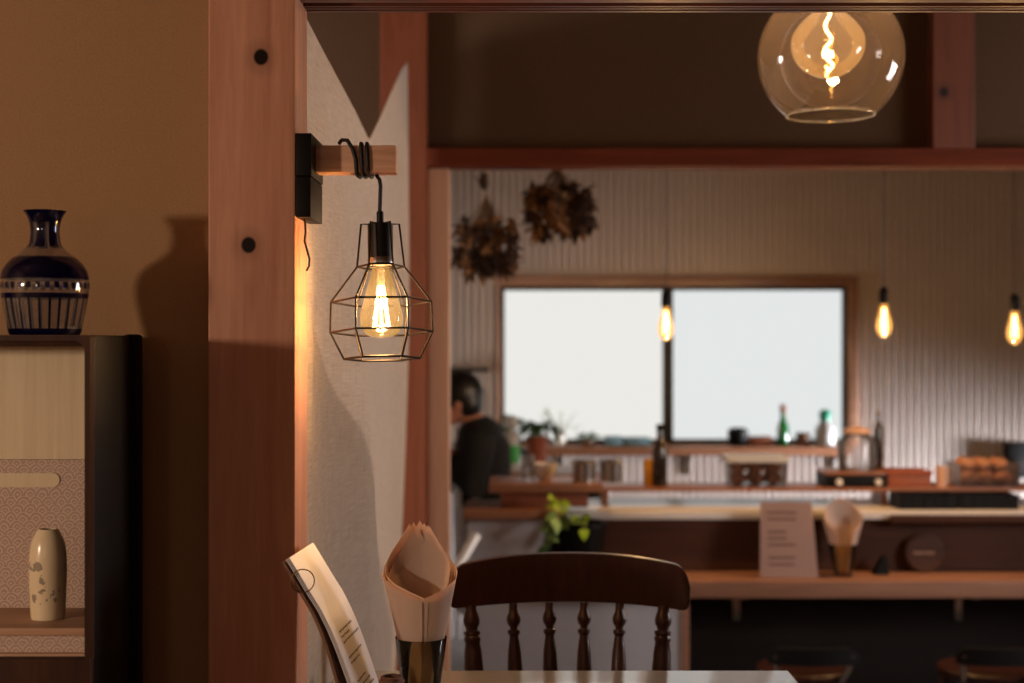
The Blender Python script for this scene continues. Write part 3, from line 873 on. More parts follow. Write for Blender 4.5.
for px in (471, 663): obj('back_post', spindle(px, True), M['chair'], ch, W=True)
# saddle seat
g = []
for i in range(15):
    u = -1+2*i/14; row = []
    for j in range(13):
        v = j/12
        hw_ = 0.215*(0.90+0.10*math.sin(PI*v*0.9))*(1-0.12*abs(2*v-1)**4)
        row.append(Vector((0.10+u*hw_, 2.50 - 0.43*v + 0.02*(u*u)*(1 if v < .5 else -1)*(2*v-1)**2*-1, seat_z - 0.018 - 0.010*math.exp(-(u*u*2+(v-.4)**2*6)))))
    g.append(row)
o = obj('seat', MB().slab(g, 0.034, nrm=Vector((0, 0, 1))), M['chair'], ch, W=True)
bv = o.modifiers.new('round', 'BEVEL'); bv.width = 0.008; bv.segments = 3; bv.limit_method = 'ANGLE'; bv.angle_limit = math.radians(50)
feet = {}
for sx_ in (-1, 1):
    for (yt, yb) in ((2.44, 2.50), (2.13, 2.09)):
        a = Vector((0.10+sx_*0.155, yt, seat_z-0.04)); c = Vector((0.10+sx_*0.195, yb, 0.0))
        R = [.013, .016, .021, .017, .012, .019, .020, .017, .014, .012]
        pts = [a + (c-a)*i/9 for i in range(10)]
        obj('leg', MB().tube(pts, R, 14), M['chair'], ch, W=True)
        feet[(sx_, yt)] = (a, c)
m_ = []
for sx_ in (-1, 1):
    p = feet[(sx_, 2.44)][0].lerp(feet[(sx_, 2.44)][1], .6); q = feet[(sx_, 2.13)][0].lerp(feet[(sx_, 2.13)][1], .6)
    obj('stretcher', MB().tube([p.lerp(q, t/6) for t in range(7)], [.008, .010, .013, .014, .013, .010, .008], 12), M['chair'], ch, W=True)
    m_.append(p.lerp(q, .5))
obj('stretcher', MB().tube([m_[0].lerp(m_[1], t/6) for t in range(7)], [.008, .010, .013, .014, .013, .010, .008], 12), M['chair'], ch, W=True)

# --- menu with curved laminated pages and a ring
mn = thing('ring_bound_menu', 'ring-bound menu with curling white pages propped at the table corner', 'menu', (-0.23, 1.97, TZ+0.0005))
cur = [(-0.302, .938), (-0.289, .918), (-0.274, .894), (-0.2575, .869), (-0.2455, .846), (-0.235, .823), (-0.2255, .799), (-0.216, .774), (-0.2065, .747), (-0.198, TZ+0.004)]
def page_pt(s, w, off=0.0, sl=0.0):
    f = s*(len(cur)-1); i = min(int(f), len(cur)-2); t = f-i
    p = Vector((cur[i][0]*(1-t)+cur[i+1][0]*t, 0, cur[i][1]*(1-t)+cur[i+1][1]*t))
    d = Vector((cur[i+1][0]-cur[i][0], 0, cur[i+1][1]-cur[i][1])).normalized()
    nrm = Vector((-d.z, 0, d.x))       # towards +x and up
    if nrm.x < 0: nrm = -nrm
    q = p + nrm*off
    return Vector((q.x + 0.012*w - sl + .004*(1-s), 1.90 + 0.142*w, q.z + .003*(1-s)))
def sheet(off, th, s1=1.0, sl=0.0, n=24):
    return MB().slab([[page_pt(s1*i/n, w/4, off, sl*(i/n)**1.5) for w in range(5)] for i in range(n+1)], th)
pgs = [obj('page', sheet(-0.0022*q, 0.0012, 0.985), M['page'], mn, W=True) for q in range(3)]
obj('back_cover', sheet(-0.0100, 0.004, 0.975, 0.012), M['cover'], mn, W=True)
random.seed(3)
for (s0, lines) in ((0.50, (.55, .35, .7)), (0.66, (.6, .4)), (0.80, (.35, .5, .6))):
    b = MB()
    for li, ln in enumerate(lines):
        s = s0 + li*0.034
        w = 0.22
        while w < 0.22+ln:
            l = random.uniform(.025, .06)
            hh = random.uniform(0.009, 0.013)
            grid = [[page_pt(s+a, w+c, 0.0008) for c in (0, l*.8)] for a in (0, hh)]
            b.slab(grid, 0.0002)
            w += l + 0.016
    obj('printed_text', b, M['ink'], pgs[0], W=True)
rc = at(300, 580, 1.905); rc = page_pt(0.165, -0.012, -0.001) + Vector((0.0, 0.0, 0.002))
obj('ring', MB().ring(rc, 0.0155, 0.0009, 40, 8, rx=(Matrix.Rotation(math.radians(12), 3, 'Z') @ Matrix.Rotation(math.radians(90), 3, 'X'))), M['brass'], mn, W=True, label='thin metal binding ring')

# --- smoked tumbler with rolled napkins
GX, GY = at(421, 0, 2.0).x, 2.0
gz = at(0, 637, 2.0).z
gl = MB().lathe([(0.0002, 0.0), (0.0235, 0), (0.0245, 0.002), (0.0305, (gz-TZ)*.5), (0.0365, gz-TZ-.001), (0.0358, gz-TZ), (0.0350, gz-TZ-.001), (0.0290, (gz-TZ)*.5), (0.0228, 0.008), (0.0002, 0.007)], n=48, cap=False)
o = obj('smoked_tumbler', gl, M['smoke']); o.location = (GX, GY, TZ+0.0006)
tag(o, 'smoked glass tumbler full of napkins on the white table', 'glass')
def napkin(k, n_all):
    """one napkin rolled to a cone: open at the front where its edges cross, tall at the back"""
    b = MB(); g = []
    sh = k*0.0018
    span = math.radians(186 - 3*k); tw_ = math.radians((0, -13, 10, -24, 20, -6, 28)[k])
    ni, nj = 44, 12
    for i in range(ni+1):
        u = -1 + 2*i/ni
        th = u*span                      # 0 = back (+Y)
        row = []
        au = abs(u)
        ztop_ = at(0, 524, 2.0).z - (at(0, 524, 2.0).z - at(0, 598, 2.0).z)*(.7*(1-(1-2*au)**1.6) if au < .5 else .7+.6*(au-.5)) - 0.0012*k*(1-au) - 0.004*k*(au)*(1 if u > 0 else -0.2)
        ztop_ += 0.0006*math.cos(k*2.1)
        zbot = TZ + 0.014 + 0.0012*k
        for j in range(nj+1):
            v = j/nj
            z = zbot + (ztop_-zbot)*v
            h = (z-zbot)/(at(0, 524, 2.0).z - zbot)
            r = 0.0155 + 0.0400*min(1, h*1.32)**1.0 - sh*0.9
            if h > 0.70: r -= 0.085*(h-0.70)**1.6*(1.4-0.6*au)
            r *= 1 + 0.012*math.sin(11*th + k)*v*(1 if u > .2 else .25)
            # front edges cross: right over left
            r2 = r*(1 + (0.07 if u < -0.8 else 0)*(au-.8)/.2)
            row.append(Vector((GX + r2*math.sin(th+tw_) + 0.002*h - 0.006*h*h, GY + r2*math.cos(th+tw_)*0.86, z)))
        g.append(row)
    b.slab(g, 0.0005)
    return b
NK = 7
for k_ in range(NK):
    o = obj('paper_napkin', napkin(k_, NK), M['napkin'])
    place(o, (GX, GY, TZ+0.02))
    tag(o, 'peach paper napkin rolled with the others into the cone in the smoked tumbler', 'napkin', 'rolled napkins in the smoked tumbler')

# --- little dark bowl in front of the tumbler
bx, by = at(392, 0, 1.93).x, 1.925
bw = MB().lathe([(0.0002, 0), (0.011, 0), (0.0155, 0.014), (0.0165, 0.045), (0.0150, 0.056), (0.0130, 0.057), (0.0125, 0.048), (0.0002, 0.020)], n=28, cap=False)
for q in range(5): bw.ring((0, 0, 0.014+q*0.009), 0.0152+min(q, 2)*0.0005, 0.0018, 28, 8)
o = obj('wicker_pot', bw, M['wicker']); o.location = (bx, by, TZ+0.0005)
tag(o, 'tiny dark brown woven pot beside the tumbler on the white table', 'pot')

# --- glass globe pendant behind the lintel
GD = 2.7; kg = GD/F
gp = thing('globe_pendant_lamp', 'clear glass globe pendant lamp with amber balloon bulb under the lintel', 'lamp', at(830.5, 118, GD))
gc = at(830.5, 57, GD); R = 72.5*kg
pr = []
a0 = math.acos(-1*min(1, (115.5-57)/73.5))
for i in range(41):
    a = 0.20 + (a0-0.20)*i/40
    pr.append((R*math.sin(a), R*math.cos(a)))
pin_ = [(r-0.0022*min(1, r/0.03), z+0.0001) for r, z in pr][::-1]
lip = pr[-1]
gs = MB().lathe(pr + [(lip[0]-0.0002, lip[1]-0.0012), (lip[0]-0.002, lip[1]-0.0012)] + pin_, gc, n=72, close=True)
obj('globe_shade', gs, M['globe'], gp, W=True)
obj('rim', MB().ring(gc + Vector((0, 0, lip[1]-.001)), lip[0]-.001, .0022, 72, 8), M['clear'], gp, W=True)
bc = at(828, 47, GD)
bb = [(0.012, 0.100), (0.013, 0.088), (0.018, 0.078), (0.034, 0.062), (0.052, 0.045), (0.066, 0.025), (0.0695, 0.008), (0.067, -0.012), (0.057, -0.031), (0.039, -0.047), (0.019, -0.0565), (0.0002, -0.059)]
bulb2 = obj('balloon_bulb', MB().lathe(smooth_prof(bb, 4), bc, n=56, cap=False), M['bigbulb'], gp, W=True)
pts = []
for i in range(90):
    t = i/89
    pts.append(bc + Vector((0.0062*math.sin(t*16)*(0.5+t), 0.0062*math.cos(t*16)*(0.5+t), 0.080 - 0.128*t)))
obj('spiral_filament', MB().tube(pts, 0.0024, 8), M['filbig'], bulb2, W=True)
obj('socket', MB().lathe([(0.003, 0.16), (0.022, 0.158), (0.024, 0.15), (0.024, 0.088), (0.012, 0.086)], bc, n=28), M['brass'], gp, W=True)
obj('cap', MB().lathe([(0.004, R*math.cos(.2)+.012), (0.028, R*math.cos(.2)+.010), (0.032, R*math.cos(.2)-.002), (0.026, R*math.cos(.2)-.004)], gc, n=28), M['brass'], gp, W=True)
obj('cord', MB().tube([gc + Vector((0, 0, R)), Vector((gc.x, gc.y, 2.62))], 0.003, 8), M['cable'], gp, W=True)
GLOBE_L = bc + Vector((0, 0, 0.030))
#@@FAR
# ================================================================== kitchen side
# --- counter
cn = thing('kitchen_counter', 'long kitchen counter with pale worktop, grey end panel and brown front', 'counter', (0.9, 5.3, KF))
gx0, gx1 = at(467, 0, 5.0).x, at(681, 0, 5.0).x
wz = 0.640
xj = at(545, 0, 5.0).x
obj('grey_panel', MB().box(gx0, xj, 5.0, 5.04, KF, wz-.03).box(xj, gx1, 5.0, 5.04, KF, 0.33).box(gx0, gx0+.03, 5.04, 5.6, KF, wz-.03), M['grey'], cn, W=True)
obj('edge_post', MB().box(gx1, gx1+.028, 4.99, 5.2, KF, 0.338, 0.002), M['barboard'], cn, W=True)
obj('end_top', MB().box(at(463, 0, 4.95).x, xj+.06, 4.955, 5.30, wz-.03, wz, 0.003), M['wtop'], cn, W=True)
obj('worktop', MB().box(xj+.06, 2.4, 5.13, 5.58, 0.587, 0.615, 0.003), M['white_top'], cn, W=True)
obj('backboard', MB().box(xj, 2.4, 5.16, 5.18, 0.40, 0.586), M['backboard'], cn, W=True)
obj('front_ledge', MB().box(at(890, 0, 5.12).x, 2.4, 5.10, 5.128, 0.578, 0.606, 0.002), M['backboard'], cn, W=True)
obj('knee_panel', MB().box(gx1+.028, 2.4, 5.2, 5.22, KF, 0.338), M['darkpanel'], cn, W=True)
obj('carcass', MB().box(gx0+.03, 2.4, 5.24, 5.56, KF, 0.58), M['darkpanel'], cn, W=True)
# --- bar board
bar = thing('bar_board', 'long reddish-brown wooden bar board on the front of the counter', 'shelf', (1.3, 5.05, 0.34))
obj('board', MB().box(at(545, 0, 5.0).x, 2.4, 4.93, 5.155, 0.340, 0.398, 0.004), M['barboard'], bar, W=True)
for px in (745, 975):
    x = at(px, 0, 5.0).x
    obj('bracket', MB().box(x-.014, x+.014, 5.185, 5.199, 0.338-0.125, 0.338, 0.002).box(x-.014, x+.014, 4.98, 5.185, 0.326, 0.339, 0.002), M['steel'], bar, W=True)
# --- raised shelf on the worktop
sh = thing('raised_shelf', 'thin wooden shelf raised above the pale worktop', 'shelf', (1.2, 5.4, 0.615))
SZ = at(0, 488, 5.3).z
shx0 = at(598, 0, 5.3).x
obj('board', MB().box(shx0, 2.3, 5.30, 5.52, SZ-.013, SZ, 0.002), M['wtop'], sh, W=True)
for x in (shx0+.03, at(893, 0, 5.3).x-.02, 2.25):
    obj('foot', MB().box(x-.012, x+.012, 5.34, 5.48, 0.615, SZ-.013), M['wtop'], sh, W=True)
# --- window shelf
ws = thing('window_shelf', 'wooden shelf fixed under the frosted window', 'shelf', (0.9, 7.45, 0.55))
WZ = at(0, 447, 7.38).z
obj('board', MB().box(at(540, 0, 7.38).x, at(852, 0, 7.38).x, 7.38, 7.585, WZ-.045, WZ, 0.003), M['wtop'], ws, W=True)
for px in (560, 690, 840):
    x = at(px, 0, 7.4).x
    obj('bracket', MB().box(x-.012, x+.012, 7.42, 7.585, WZ-.07, WZ-.045).box(x-.012, x+.012, 7.565, 7.585, WZ-.16, WZ-.07), M['steel'], ws, W=True)
# --- dark shelf on the corrugated wall by the person
o = obj('mounted_shelf', MB().box(at(440, 0, 7.4).x, at(489, 0, 7.4).x, 7.4, 7.588, at(0, 372, 7.4).z, at(0, 368, 7.4).z, 0.002), M['sash'], smooth=False)
place(o, (at(465, 0, 7.4).x, 7.5, at(0, 372, 7.4).z)); tag(o, 'short dark wall shelf left of the frosted window', 'shelf')

# --- pendant bulbs over the counter
def bar_lamp(px, py, D, label):
    c = at(px, py+2, D)
    t = thing('bulb_pendant_lamp', label, 'lamp', c, 0, 'bare bulb pendants over the counter')
    pb = [(0.0120, 0.060), (0.0125, 0.053), (0.0155, 0.036), (0.021, 0.014), (0.0258, -0.008), (0.0266, -0.018), (0.0245, -0.033), (0.018, -0.047), (0.009, -0.055), (0.0002, -0.057)]
    bu = obj('bulb', MB().lathe(smooth_prof(pb, 3), n=32, cap=False), M['barbulb'], t)
    f_ = MB()
    for i in range(6):
        a = 2*PI*i/6; d = Vector((math.cos(a), math.sin(a), 0))
        f_.tube([d*.004+Vector((0, 0, .045)), d*.009+Vector((0, 0, -.035))], 0.0012, 6)
    obj('filament', f_, M['filbar'], bu)
    obj('socket', MB().lathe([(0.003, 0.122), (0.010, 0.118), (0.0165, 0.108), (0.0175, 0.064), (0.014, 0.058)], n=24), M['black'], t)
    obj('cord', MB().tube([(0, 0, 0.12), (0, 0, 2.62-c.z)], 0.0016, 8), M['cable'], t)
    return t, c
BARL = []
l0, c0 = bar_lamp(666, 322, 5.0, 'leftmost bare bulb pendant, in front of the window centre bar')
BARL.append(c0)
for (px, py, lab) in ((884, 319, 'middle bare bulb pendant just right of the frosted window'), (1014.5, 326, 'rightmost bare bulb pendant at the right edge')):
    c = at(px, py+2, 5.0)
    r = l0.copy(); COL.objects.link(r); r.location = c; r['label'] = lab
    for q in l0.children:
        d = q.copy(); COL.objects.link(d); d.parent = r
        for g_ in q.children:
            e = g_.copy(); COL.objects.link(e); e.parent = d
    BARL.append(c)

# --- dried flower bunches
def bunch(px, py, D, w, h, label, ball=False, seed=1):
    random.seed(seed)
    top = at(px, py, D)
    t = thing('dried_flower_bunch', label, 'dried flowers', top, 0, 'dried flower bunches hanging by the beam')
    s_ = MB(); f1 = MB(); f2 = MB()
    heads = []
    for i in range(64 if not ball else 60):
        a = random.uniform(0, 2*PI); q = math.sqrt(random.random())
        e = Vector((math.cos(a)*q*w*.5 + (0 if not ball else 0.01), math.sin(a)*q*w*.35, -h*random.uniform(.35, .95)))
        s_.tube([Vector((math.cos(a)*.006, math.sin(a)*.006, 0.045+random.uniform(0, .03))), Vector((0, 0, 0)), e*.5 + Vector((0, 0, -.01)), e], 0.0013, 5)
        heads.append(e)
    for e in heads:
        dark = random.random() < 0.62
        m_ = f1 if dark else f2
        for j in range(15):
            d = Vector((random.gauss(0, 1), random.gauss(0, 1), random.gauss(-.2, 1)))
            m_.leaf(e + d.normalized()*0.004, d, random.uniform(.022, .046), random.uniform(.014, .028), droop=random.uniform(-.2, .5), n=4, fold=random.uniform(-.5, .8))
    if not ball:
        f3 = MB()
        for j in range(5):
            f3.leaf(Vector((-.01+random.gauss(0, .008), 0, 0.02)), (random.gauss(-.15, .2), random.gauss(0, .2), 1), .06, .024, droop=0)
    if not ball: obj('dried_leaves', f3, M['driedA'], t, smooth=False)
    obj('stems', s_, M['driedstem'], t)
    obj('dark_petals', f1, M['driedA'], t, smooth=False); obj('tan_petals', f2, M['driedB'], t, smooth=False)
    obj('tie', MB().ring((0, 0, 0.0), 0.010, 0.003, 16, 6).tube([(0, 0, 0), (0, 0, 2.62-top.z)], 0.0012, 5), M['string'], t)
bunch(486, 196, 4.55, .205, .245, 'dark dried flower bunch hanging lower, left of the other', seed=4)
bunch(556, 165, 4.55, .200, .225, 'round tan dried hydrangea bunch hanging right of the darker bunch', True, seed=11)

# --- person behind the counter
def figure():
    px = at(470, 0, 6.1).x
    Y = 6.1
    t = thing('person', 'person in black top and grey apron bending behind the counter end', 'person', (-0.12, Y, KF))
    V = lambda x, y, z: Vector((x, Y+y, z))
    hip = V(-.105, 0, .50); chest = V(-.125, 0, .76); neck = V(-.175, 0, .895); head = V(-.232, 0, .985)
    def chain(b, pts, R, fl=None, n=14): b.tube(pts, R, n, flat=fl)
    body = MB()
    # torso, squashed front to back (facing -x)
    for (c, rx, ry, rz) in ((hip, .105, .155, .13), (V(-.108, 0, .60), .098, .14, .12), (V(-.118, 0, .70), .10, .155, .12), (chest, .105, .165, .11), (V(-.14, 0, .83), .085, .165, .07)):
        body.ball(c, 1, rx, ry, rz, 20, 14)
    chain(body, [V(-.145, 0, .84), neck, V(-.205, 0, .935)], [.062, .052, .050])
    # head: skull, face, jaw, nose, ears (bowed, looking down to the left)
    body.ball(head, 1, .094, .074, .100, 24, 16)
    body.ball(head + Vector((-.035, 0, -.045)), 1, .062, .058, .070, 20, 14)
    body.ball(head + Vector((-.060, 0, -.088)), 1, .034, .036, .028, 14, 10)
    body.tube([head + Vector((-.085, 0, .0)), head + Vector((-.108, 0, -.038)), head + Vector((-.095, 0, -.046))], [.008, .013, .010], 10)
    for s in (-1, 1):
        body.ball(head + Vector((.004, s*.074, -.015)), 1, .018, .008, .030, 12, 8)
        body.tube([head + Vector((-.088, s*.010, -.066)), head + Vector((-.080, s*.024, -.068))], .006, 8)
    hands = []
    for s in (-1, 1):
        shd = V(-.14, s*.175, .835)
        if s < 0: elb, wr_ = V(-.165, -.215, .60), V(-.262, -.12, .765)
        else: elb, wr_ = V(-.205, .205, .585), V(-.345, .10, .66)
        chain(body, [shd, shd.lerp(elb, .5), elb, elb.lerp(wr_, .4), wr_], [.058, .050, .043, .040, .027])
        d = (wr_-elb).normalized()
        side = d.cross(Vector((0, 1, 0))).normalized()
        palm = wr_ + d*.045
        body.tube([wr_, wr_+d*.03, wr_+d*.085], [.026, .034, .034], 12, flat=(.5, 1.15) if abs(side.y) < .5 else (1, .5))
        acr = Vector((0, 1, 0))
        for f in range(4):
            base = wr_ + d*.085 + acr*(f-1.5)*.0185
            L = (.066, .078, .072, .056)[f]
            c1 = base + d*L*.45; c2 = c1 + (d*.75 - side*.5).normalized()*L*.32; c3 = c2 + (d*.3 - side*.9).normalized()*L*.27
            body.tube([base - d*.02, base, c1, c2, c3], [.0095, .0095, .009, .0085, .007], 8)
        th = wr_ + d*.03 + acr*(.03 if s < 0 else -.03)
        body.tube([wr_ + d*.02, th, th + (d*.7 + acr*(.6 if s < 0 else -.6)).normalized()*.035, th + (d*.9 + acr*(.3 if s < 0 else -.3)).normalized()*.062], [.013, .012, .010, .008], 8)
        hands.append((shd, elb, wr_))
    for s in (-1, 1):
        h = V(-.10, s*.085, .47); kn = V(-.125, s*.10, KF+.46); an = V(-.09, s*.11, KF+.085)
        chain(body, [h, h.lerp(kn, .5), kn, kn.lerp(an, .35), an], [.088, .076, .056, .052, .036])
        body.tube([an + Vector((.035, 0, -.045)), an + Vector((-.04, 0, -.048)), an + Vector((-.13, 0, -.058)), an + Vector((-.165, 0, -.062))], [.036, .036, .031, .020], 12)
    o = obj('body', body, M['skin'], t, W=True)
    r = o.modifiers.new('fuse', 'REMESH'); r.mode = 'VOXEL'; r.voxel_size = 0.0055; r.use_smooth_shade = True
    sm = o.modifiers.new('soft', 'SMOOTH'); sm.factor = .5; sm.iterations = 3
    # eyes and brows
    for s in (-1, 1): obj('eye', MB().ball(head + Vector((-.082, s*.031, -.010)), 1, .010, .013, .008, 12, 8), M['white'], t, W=True)
    # hair: short black cap over the skull, fringe forward
    hr = MB()
    hr.ball(head + Vector((.010, 0, .020)), 1, .104, .086, .102, 24, 16)
    hr.ball(head + Vector((.045, 0, -.02)), 1, .066, .078, .075, 20, 14)
    hr.ball(head + Vector((-.055, 0, .062)), 1, .050, .070, .042, 18, 12)
    o = obj('hair', hr, M['hair'], t, W=True)
    r = o.modifiers.new('fuse', 'REMESH'); r.mode = 'VOXEL'; r.voxel_size = 0.009; r.use_smooth_shade = True
    # black long-sleeved top
    tp = MB()
    for (c, rx, ry, rz) in ((V(-.105, 0, .50), .122, .172, .14), (V(-.108, 0, .60), .114, .156, .12), (V(-.118, 0, .70), .116, .17, .12), (chest, .120, .18, .115), (V(-.135, 0, .83), .10, .185, .08)):
        tp.ball(c, 1, rx, ry, rz, 20, 14)
    tp.tube([V(-.14, 0, .84), V(-.165, 0, .885)], [.085, .068], 16)
    for (shd, elb, wr_) in hands:
        tp.tube([shd, shd.lerp(elb, .5), elb, elb.lerp(wr_, .45), elb.lerp(wr_, .86)], [.074, .066, .060, .054, .042], 14)
    o = obj('black_top', tp, M['cloth_black'], t, W=True)
    r = o.modifiers.new('fuse', 'REMESH'); r.mode = 'VOXEL'; r.voxel_size = 0.010; r.use_smooth_shade = True
    sm = o.modifiers.new('soft', 'SMOOTH'); sm.factor = .5; sm.iterations = 3
    # trousers
    tr = MB()
    tr.ball(V(-.105, 0, .46), 1, .125, .172, .12, 20, 14)
    for s in (-1, 1):
        h = V(-.10, s*.085, .45); kn = V(-.125, s*.10, KF+.46); an = V(-.09, s*.11, KF+.11)
        tr.tube([h, h.lerp(kn, .5), kn, kn.lerp(an, .5), an], [.10, .088, .072, .066, .058], 14)
    o = obj('trousers', tr, M['cloth_black'], t, W=True)
    r = o.modifiers.new('fuse', 'REMESH'); r.mode = 'VOXEL'; r.voxel_size = 0.012; r.use_smooth_shade = True
    # shoes
    for s in (-1, 1):
        an = V(-.09, s*.11, KF+.085)
        o = obj('shoe', MB().tube([an + Vector((.045, 0, -.042)), an + Vector((-.04, 0, -.040)), an + Vector((-.13, 0, -.048)), an + Vector((-.18, 0, -.058))], [.040, .043, .038, .024], 14), M['cloth_black'], t, W=True)
    # grey apron: bib and skirt wrapped on the front (-x) side
    g = []
    for i in range(15):
        u = -1+2*i/14; row = []
        for j in range(17):
            v = j/16; z = .80 - .72*v
            hw_ = .10 + .06*min(1, v*2.2)
            a = u*hw_/.17*1.25
            fx = -.252 + .02*v - .02*math.sin(v*PI)*.4
            row.append(V(fx + .085*(1-math.cos(a)), .17*math.sin(a)*1.0, z))
        g.append(row)
    obj('apron', MB().slab(g, 0.003), M['cloth_grey'], t, W=True)
figure()

# --- pothos on the bar board
random.seed(21)
pt = thing('potted_pothos', 'trailing lime-green pothos in a black pot at the bar board end', 'plant', at(582, 576, 5.035))
pt.location.z = 0.3985
pz0 = Vector((0, 0, 0))
obj('pot', MB().lathe([(0.0002, 0), (0.060, 0), (0.066, 0.005), (0.084, 0.170), (0.088, 0.174), (0.088, 0.195), (0.080, 0.195), (0.078, 0.18), (0.0002, 0.178)], n=36, cap=False), M['black'], pt)
v1, v2, v3, st = MB(), MB(), MB(), MB()
def vine(pts, m_, nleaf, size):
    st.tube(pts, .0025, 6)
    P = [Vector(p) for p in pts]
    for i in range(nleaf):
        t = (i+.5)/nleaf*(len(P)-1); a = min(int(t), len(P)-2)
        p = P[a].lerp(P[a+1], t-a)
        d = Vector((random.gauss(0, .8), -abs(random.gauss(.6, .4)), random.gauss(-.1, .5)))
        m_.leaf(p, d, size*random.uniform(.8, 1.2), size*.75*random.uniform(.8, 1.1), droop=.45, up=(random.gauss(0, .3), -.7, .7))
def rel(px, py, D): return at(px, py, D) - Vector(pt.location)
vine([(0, 0, .17), (-.05, -.03, .24), rel(553, 498, 4.98), rel(548, 506, 4.94)], v1, 7, .05)
vine([(0, 0, .17), (-.06, -.05, .22), rel(556, 515, 4.92), rel(548, 532, 4.9), rel(545, 548, 4.9)], v3, 10, .05)
vine([(0, 0, .17), (.0, -.08, .22), rel(584, 524, 4.91), rel(584, 534, 4.905)], v1, 3, .05)
vine([(0, 0, .17), (-.07, -.02, .21), rel(545, 540, 4.93), rel(542, 556, 4.93)], v2, 7, .05)
obj('stems', st, M['stem'], pt); obj('lime_leaves', v1, M['limeleaf'], pt); obj('pale_leaves', v3, M['paleleaf'], pt); obj('dark_leaves', v2, M['leaf'], pt)

# --- generic small things
def vessel(name, px, py_base, D, prof, mat, label, cat, group=None, z=None, n=32, lid=None, root=None):
    """turned thing: prof in pixels (radius, height) at depth D, base at z"""
    p = at(px, py_base, D)
    if z is not None: p.z = z
    s = D/F
    mb = MB().lathe([(max(r*s, .0002), h*s) for r, h in prof], n=n, cap=False)
    if lid is None:
        o = obj(name, mb, mat); o.location = p + Vector((0, 0, .0005))
        tag(o, label, cat, group); return o
    t = thing(name, label, cat, p + Vector((0, 0, .0005)), 0, group)
    obj('body', mb, mat, t)
    for (nm, pr_, mt) in lid:
        obj(nm, MB().lathe([(max(r*s, .0002), h*s) for r, h in pr_], n=n, cap=False), mt, t)
    return t
def open_cup(r0, r1, h, th=0.8):
    return [(0, 0), (r0, 0), (r1, h), (r1-th, h), (r0-th, th), (0, th)]

BZ = 0.640 + 0.088
wb = thing('wooden_box', 'low wooden box with overhanging top at the left counter end', 'box', (at(545, 0, 5.1).x, 5.12, 0.6403))
bx0, bx1 = at(497, 0, 5.05).x, at(597, 0, 5.05).x
obj('body', MB().box(bx0+.012, bx1-.03, 5.06, 5.26, 0.6403, BZ-.032, 0.003), M['basket'], wb, W=True)
obj('top_board', MB().box(at(489, 0, 5.02).x, bx1+.02, 5.02, 5.29, BZ-.032, BZ, 0.003), M['wtop'], wb, W=True)

vessel('drinking_glass', 528, 480, 5.12, open_cup(5.5, 7, 25, .6), M['clear'], 'clear drinking glass on the wooden box, left of the white bowl', 'glass', z=BZ)
vessel('bowl', 545, 480, 5.17, [(0, 0), (5, 0), (6, 1.5), (11, 8), (12.5, 16), (11.5, 16), (10, 8), (5, 2.5), (0, 2)], M['white'], 'small pale bowl on the wooden box beside the clear glass', 'bowl', z=BZ)
for (px, lab) in ((584, 'steel cup on the wooden box nearer the pale bowl'), (611, 'steel cup at the right end of the wooden box')):
    t = vessel('steel_cup', px, 484, 5.08 if px < 600 else 5.1, open_cup(11, 12, 20, .8), M['steel'], lab, 'cup', 'steel cups on the wooden box', z=BZ, lid=[('rim', [(11.6, 19), (12.8, 20.2), (12.2, 21.4), (11, 20.6), (11.6, 19)], M['steel'])])
# counter-end bottle, green label
vessel('dish_soap_bottle', 511, 476, 6.45, [(0, 0), (8, 0), (9, 2), (9, 9), (9, 9)], M['whitep'], 'white dish soap bottle with green label behind the wooden box', 'bottle', z=at(0, 472, 6.45).z,
       lid=[('label_band', [(9, 9), (9.4, 9.2), (9.4, 27), (9, 27.2)], M['green']), ('shoulder', [(9, 27), (9, 34), (6, 40), (3.5, 42), (3.5, 44), (0, 44)], M['whitep']), ('cap', [(3, 43), (7, 45), (8, 50), (6.5, 55), (0, 57)], M['whitep'])])
# rear counter under the window-left that carries it
rc_ = thing('rear_counter', 'low dark rear cabinet left of the window shelf behind the wooden box', 'cabinet', (at(520, 0, 6.5).x, 6.6, KF))
zc_ = at(0, 472, 6.45).z
obj('body', MB().box(at(501, 0, 6.4).x, at(600, 0, 6.4).x, 6.38, 6.8, KF, zc_-.03), M['darkpanel'], rc_, W=True)
obj('top', MB().box(at(499, 0, 6.4).x, at(602, 0, 6.4).x, 6.36, 6.82, zc_-.03, zc_, .003), M['wtop'], rc_, W=True)

def potted(name, px, D, z, rpx, hpx, leafm, leafn, spread_px, height_px, label, potm, seed, leaf_px=9):
    random.seed(seed); s = D/F
    p = at(px, 0, D); p.z = z + .0005
    t = thing(name, label, 'plant', p)
    obj('pot', MB().lathe([(0.0002, 0), (rpx*.72*s, 0), (rpx*.95*s, hpx*.8*s), (rpx*1.05*s, hpx*.82*s), (rpx*1.05*s, hpx*s), (rpx*.9*s, hpx*s), (rpx*.85*s, hpx*.85*s), (0.0002, hpx*.85*s)], n=28, cap=False), potm, t)
    lv, st_ = MB(), MB()
    for i in range(leafn):
        a = random.uniform(0, 2*PI); q = random.uniform(.15, 1)
        e = Vector((math.cos(a)*q*spread_px*s, math.sin(a)*q*spread_px*s*.7, (hpx + height_px*random.uniform(.35, 1)*(1.1-.5*q))*s))
        st_.tube([(0, 0, hpx*.8*s), e*.5 + Vector((0, 0, hpx*.35*s)), e], .0016, 5)
        for k2 in range(3):
            d = Vector((math.cos(a)+random.gauss(0, .6), math.sin(a)+random.gauss(0, .6), random.gauss(.1, .5)))
            lv.leaf(e, d, leaf_px*s*random.uniform(.8, 1.3), leaf_px*.6*s, droop=.4)
    obj('stems', st_, M['stem'], t); obj('leaves', lv, leafm, t)
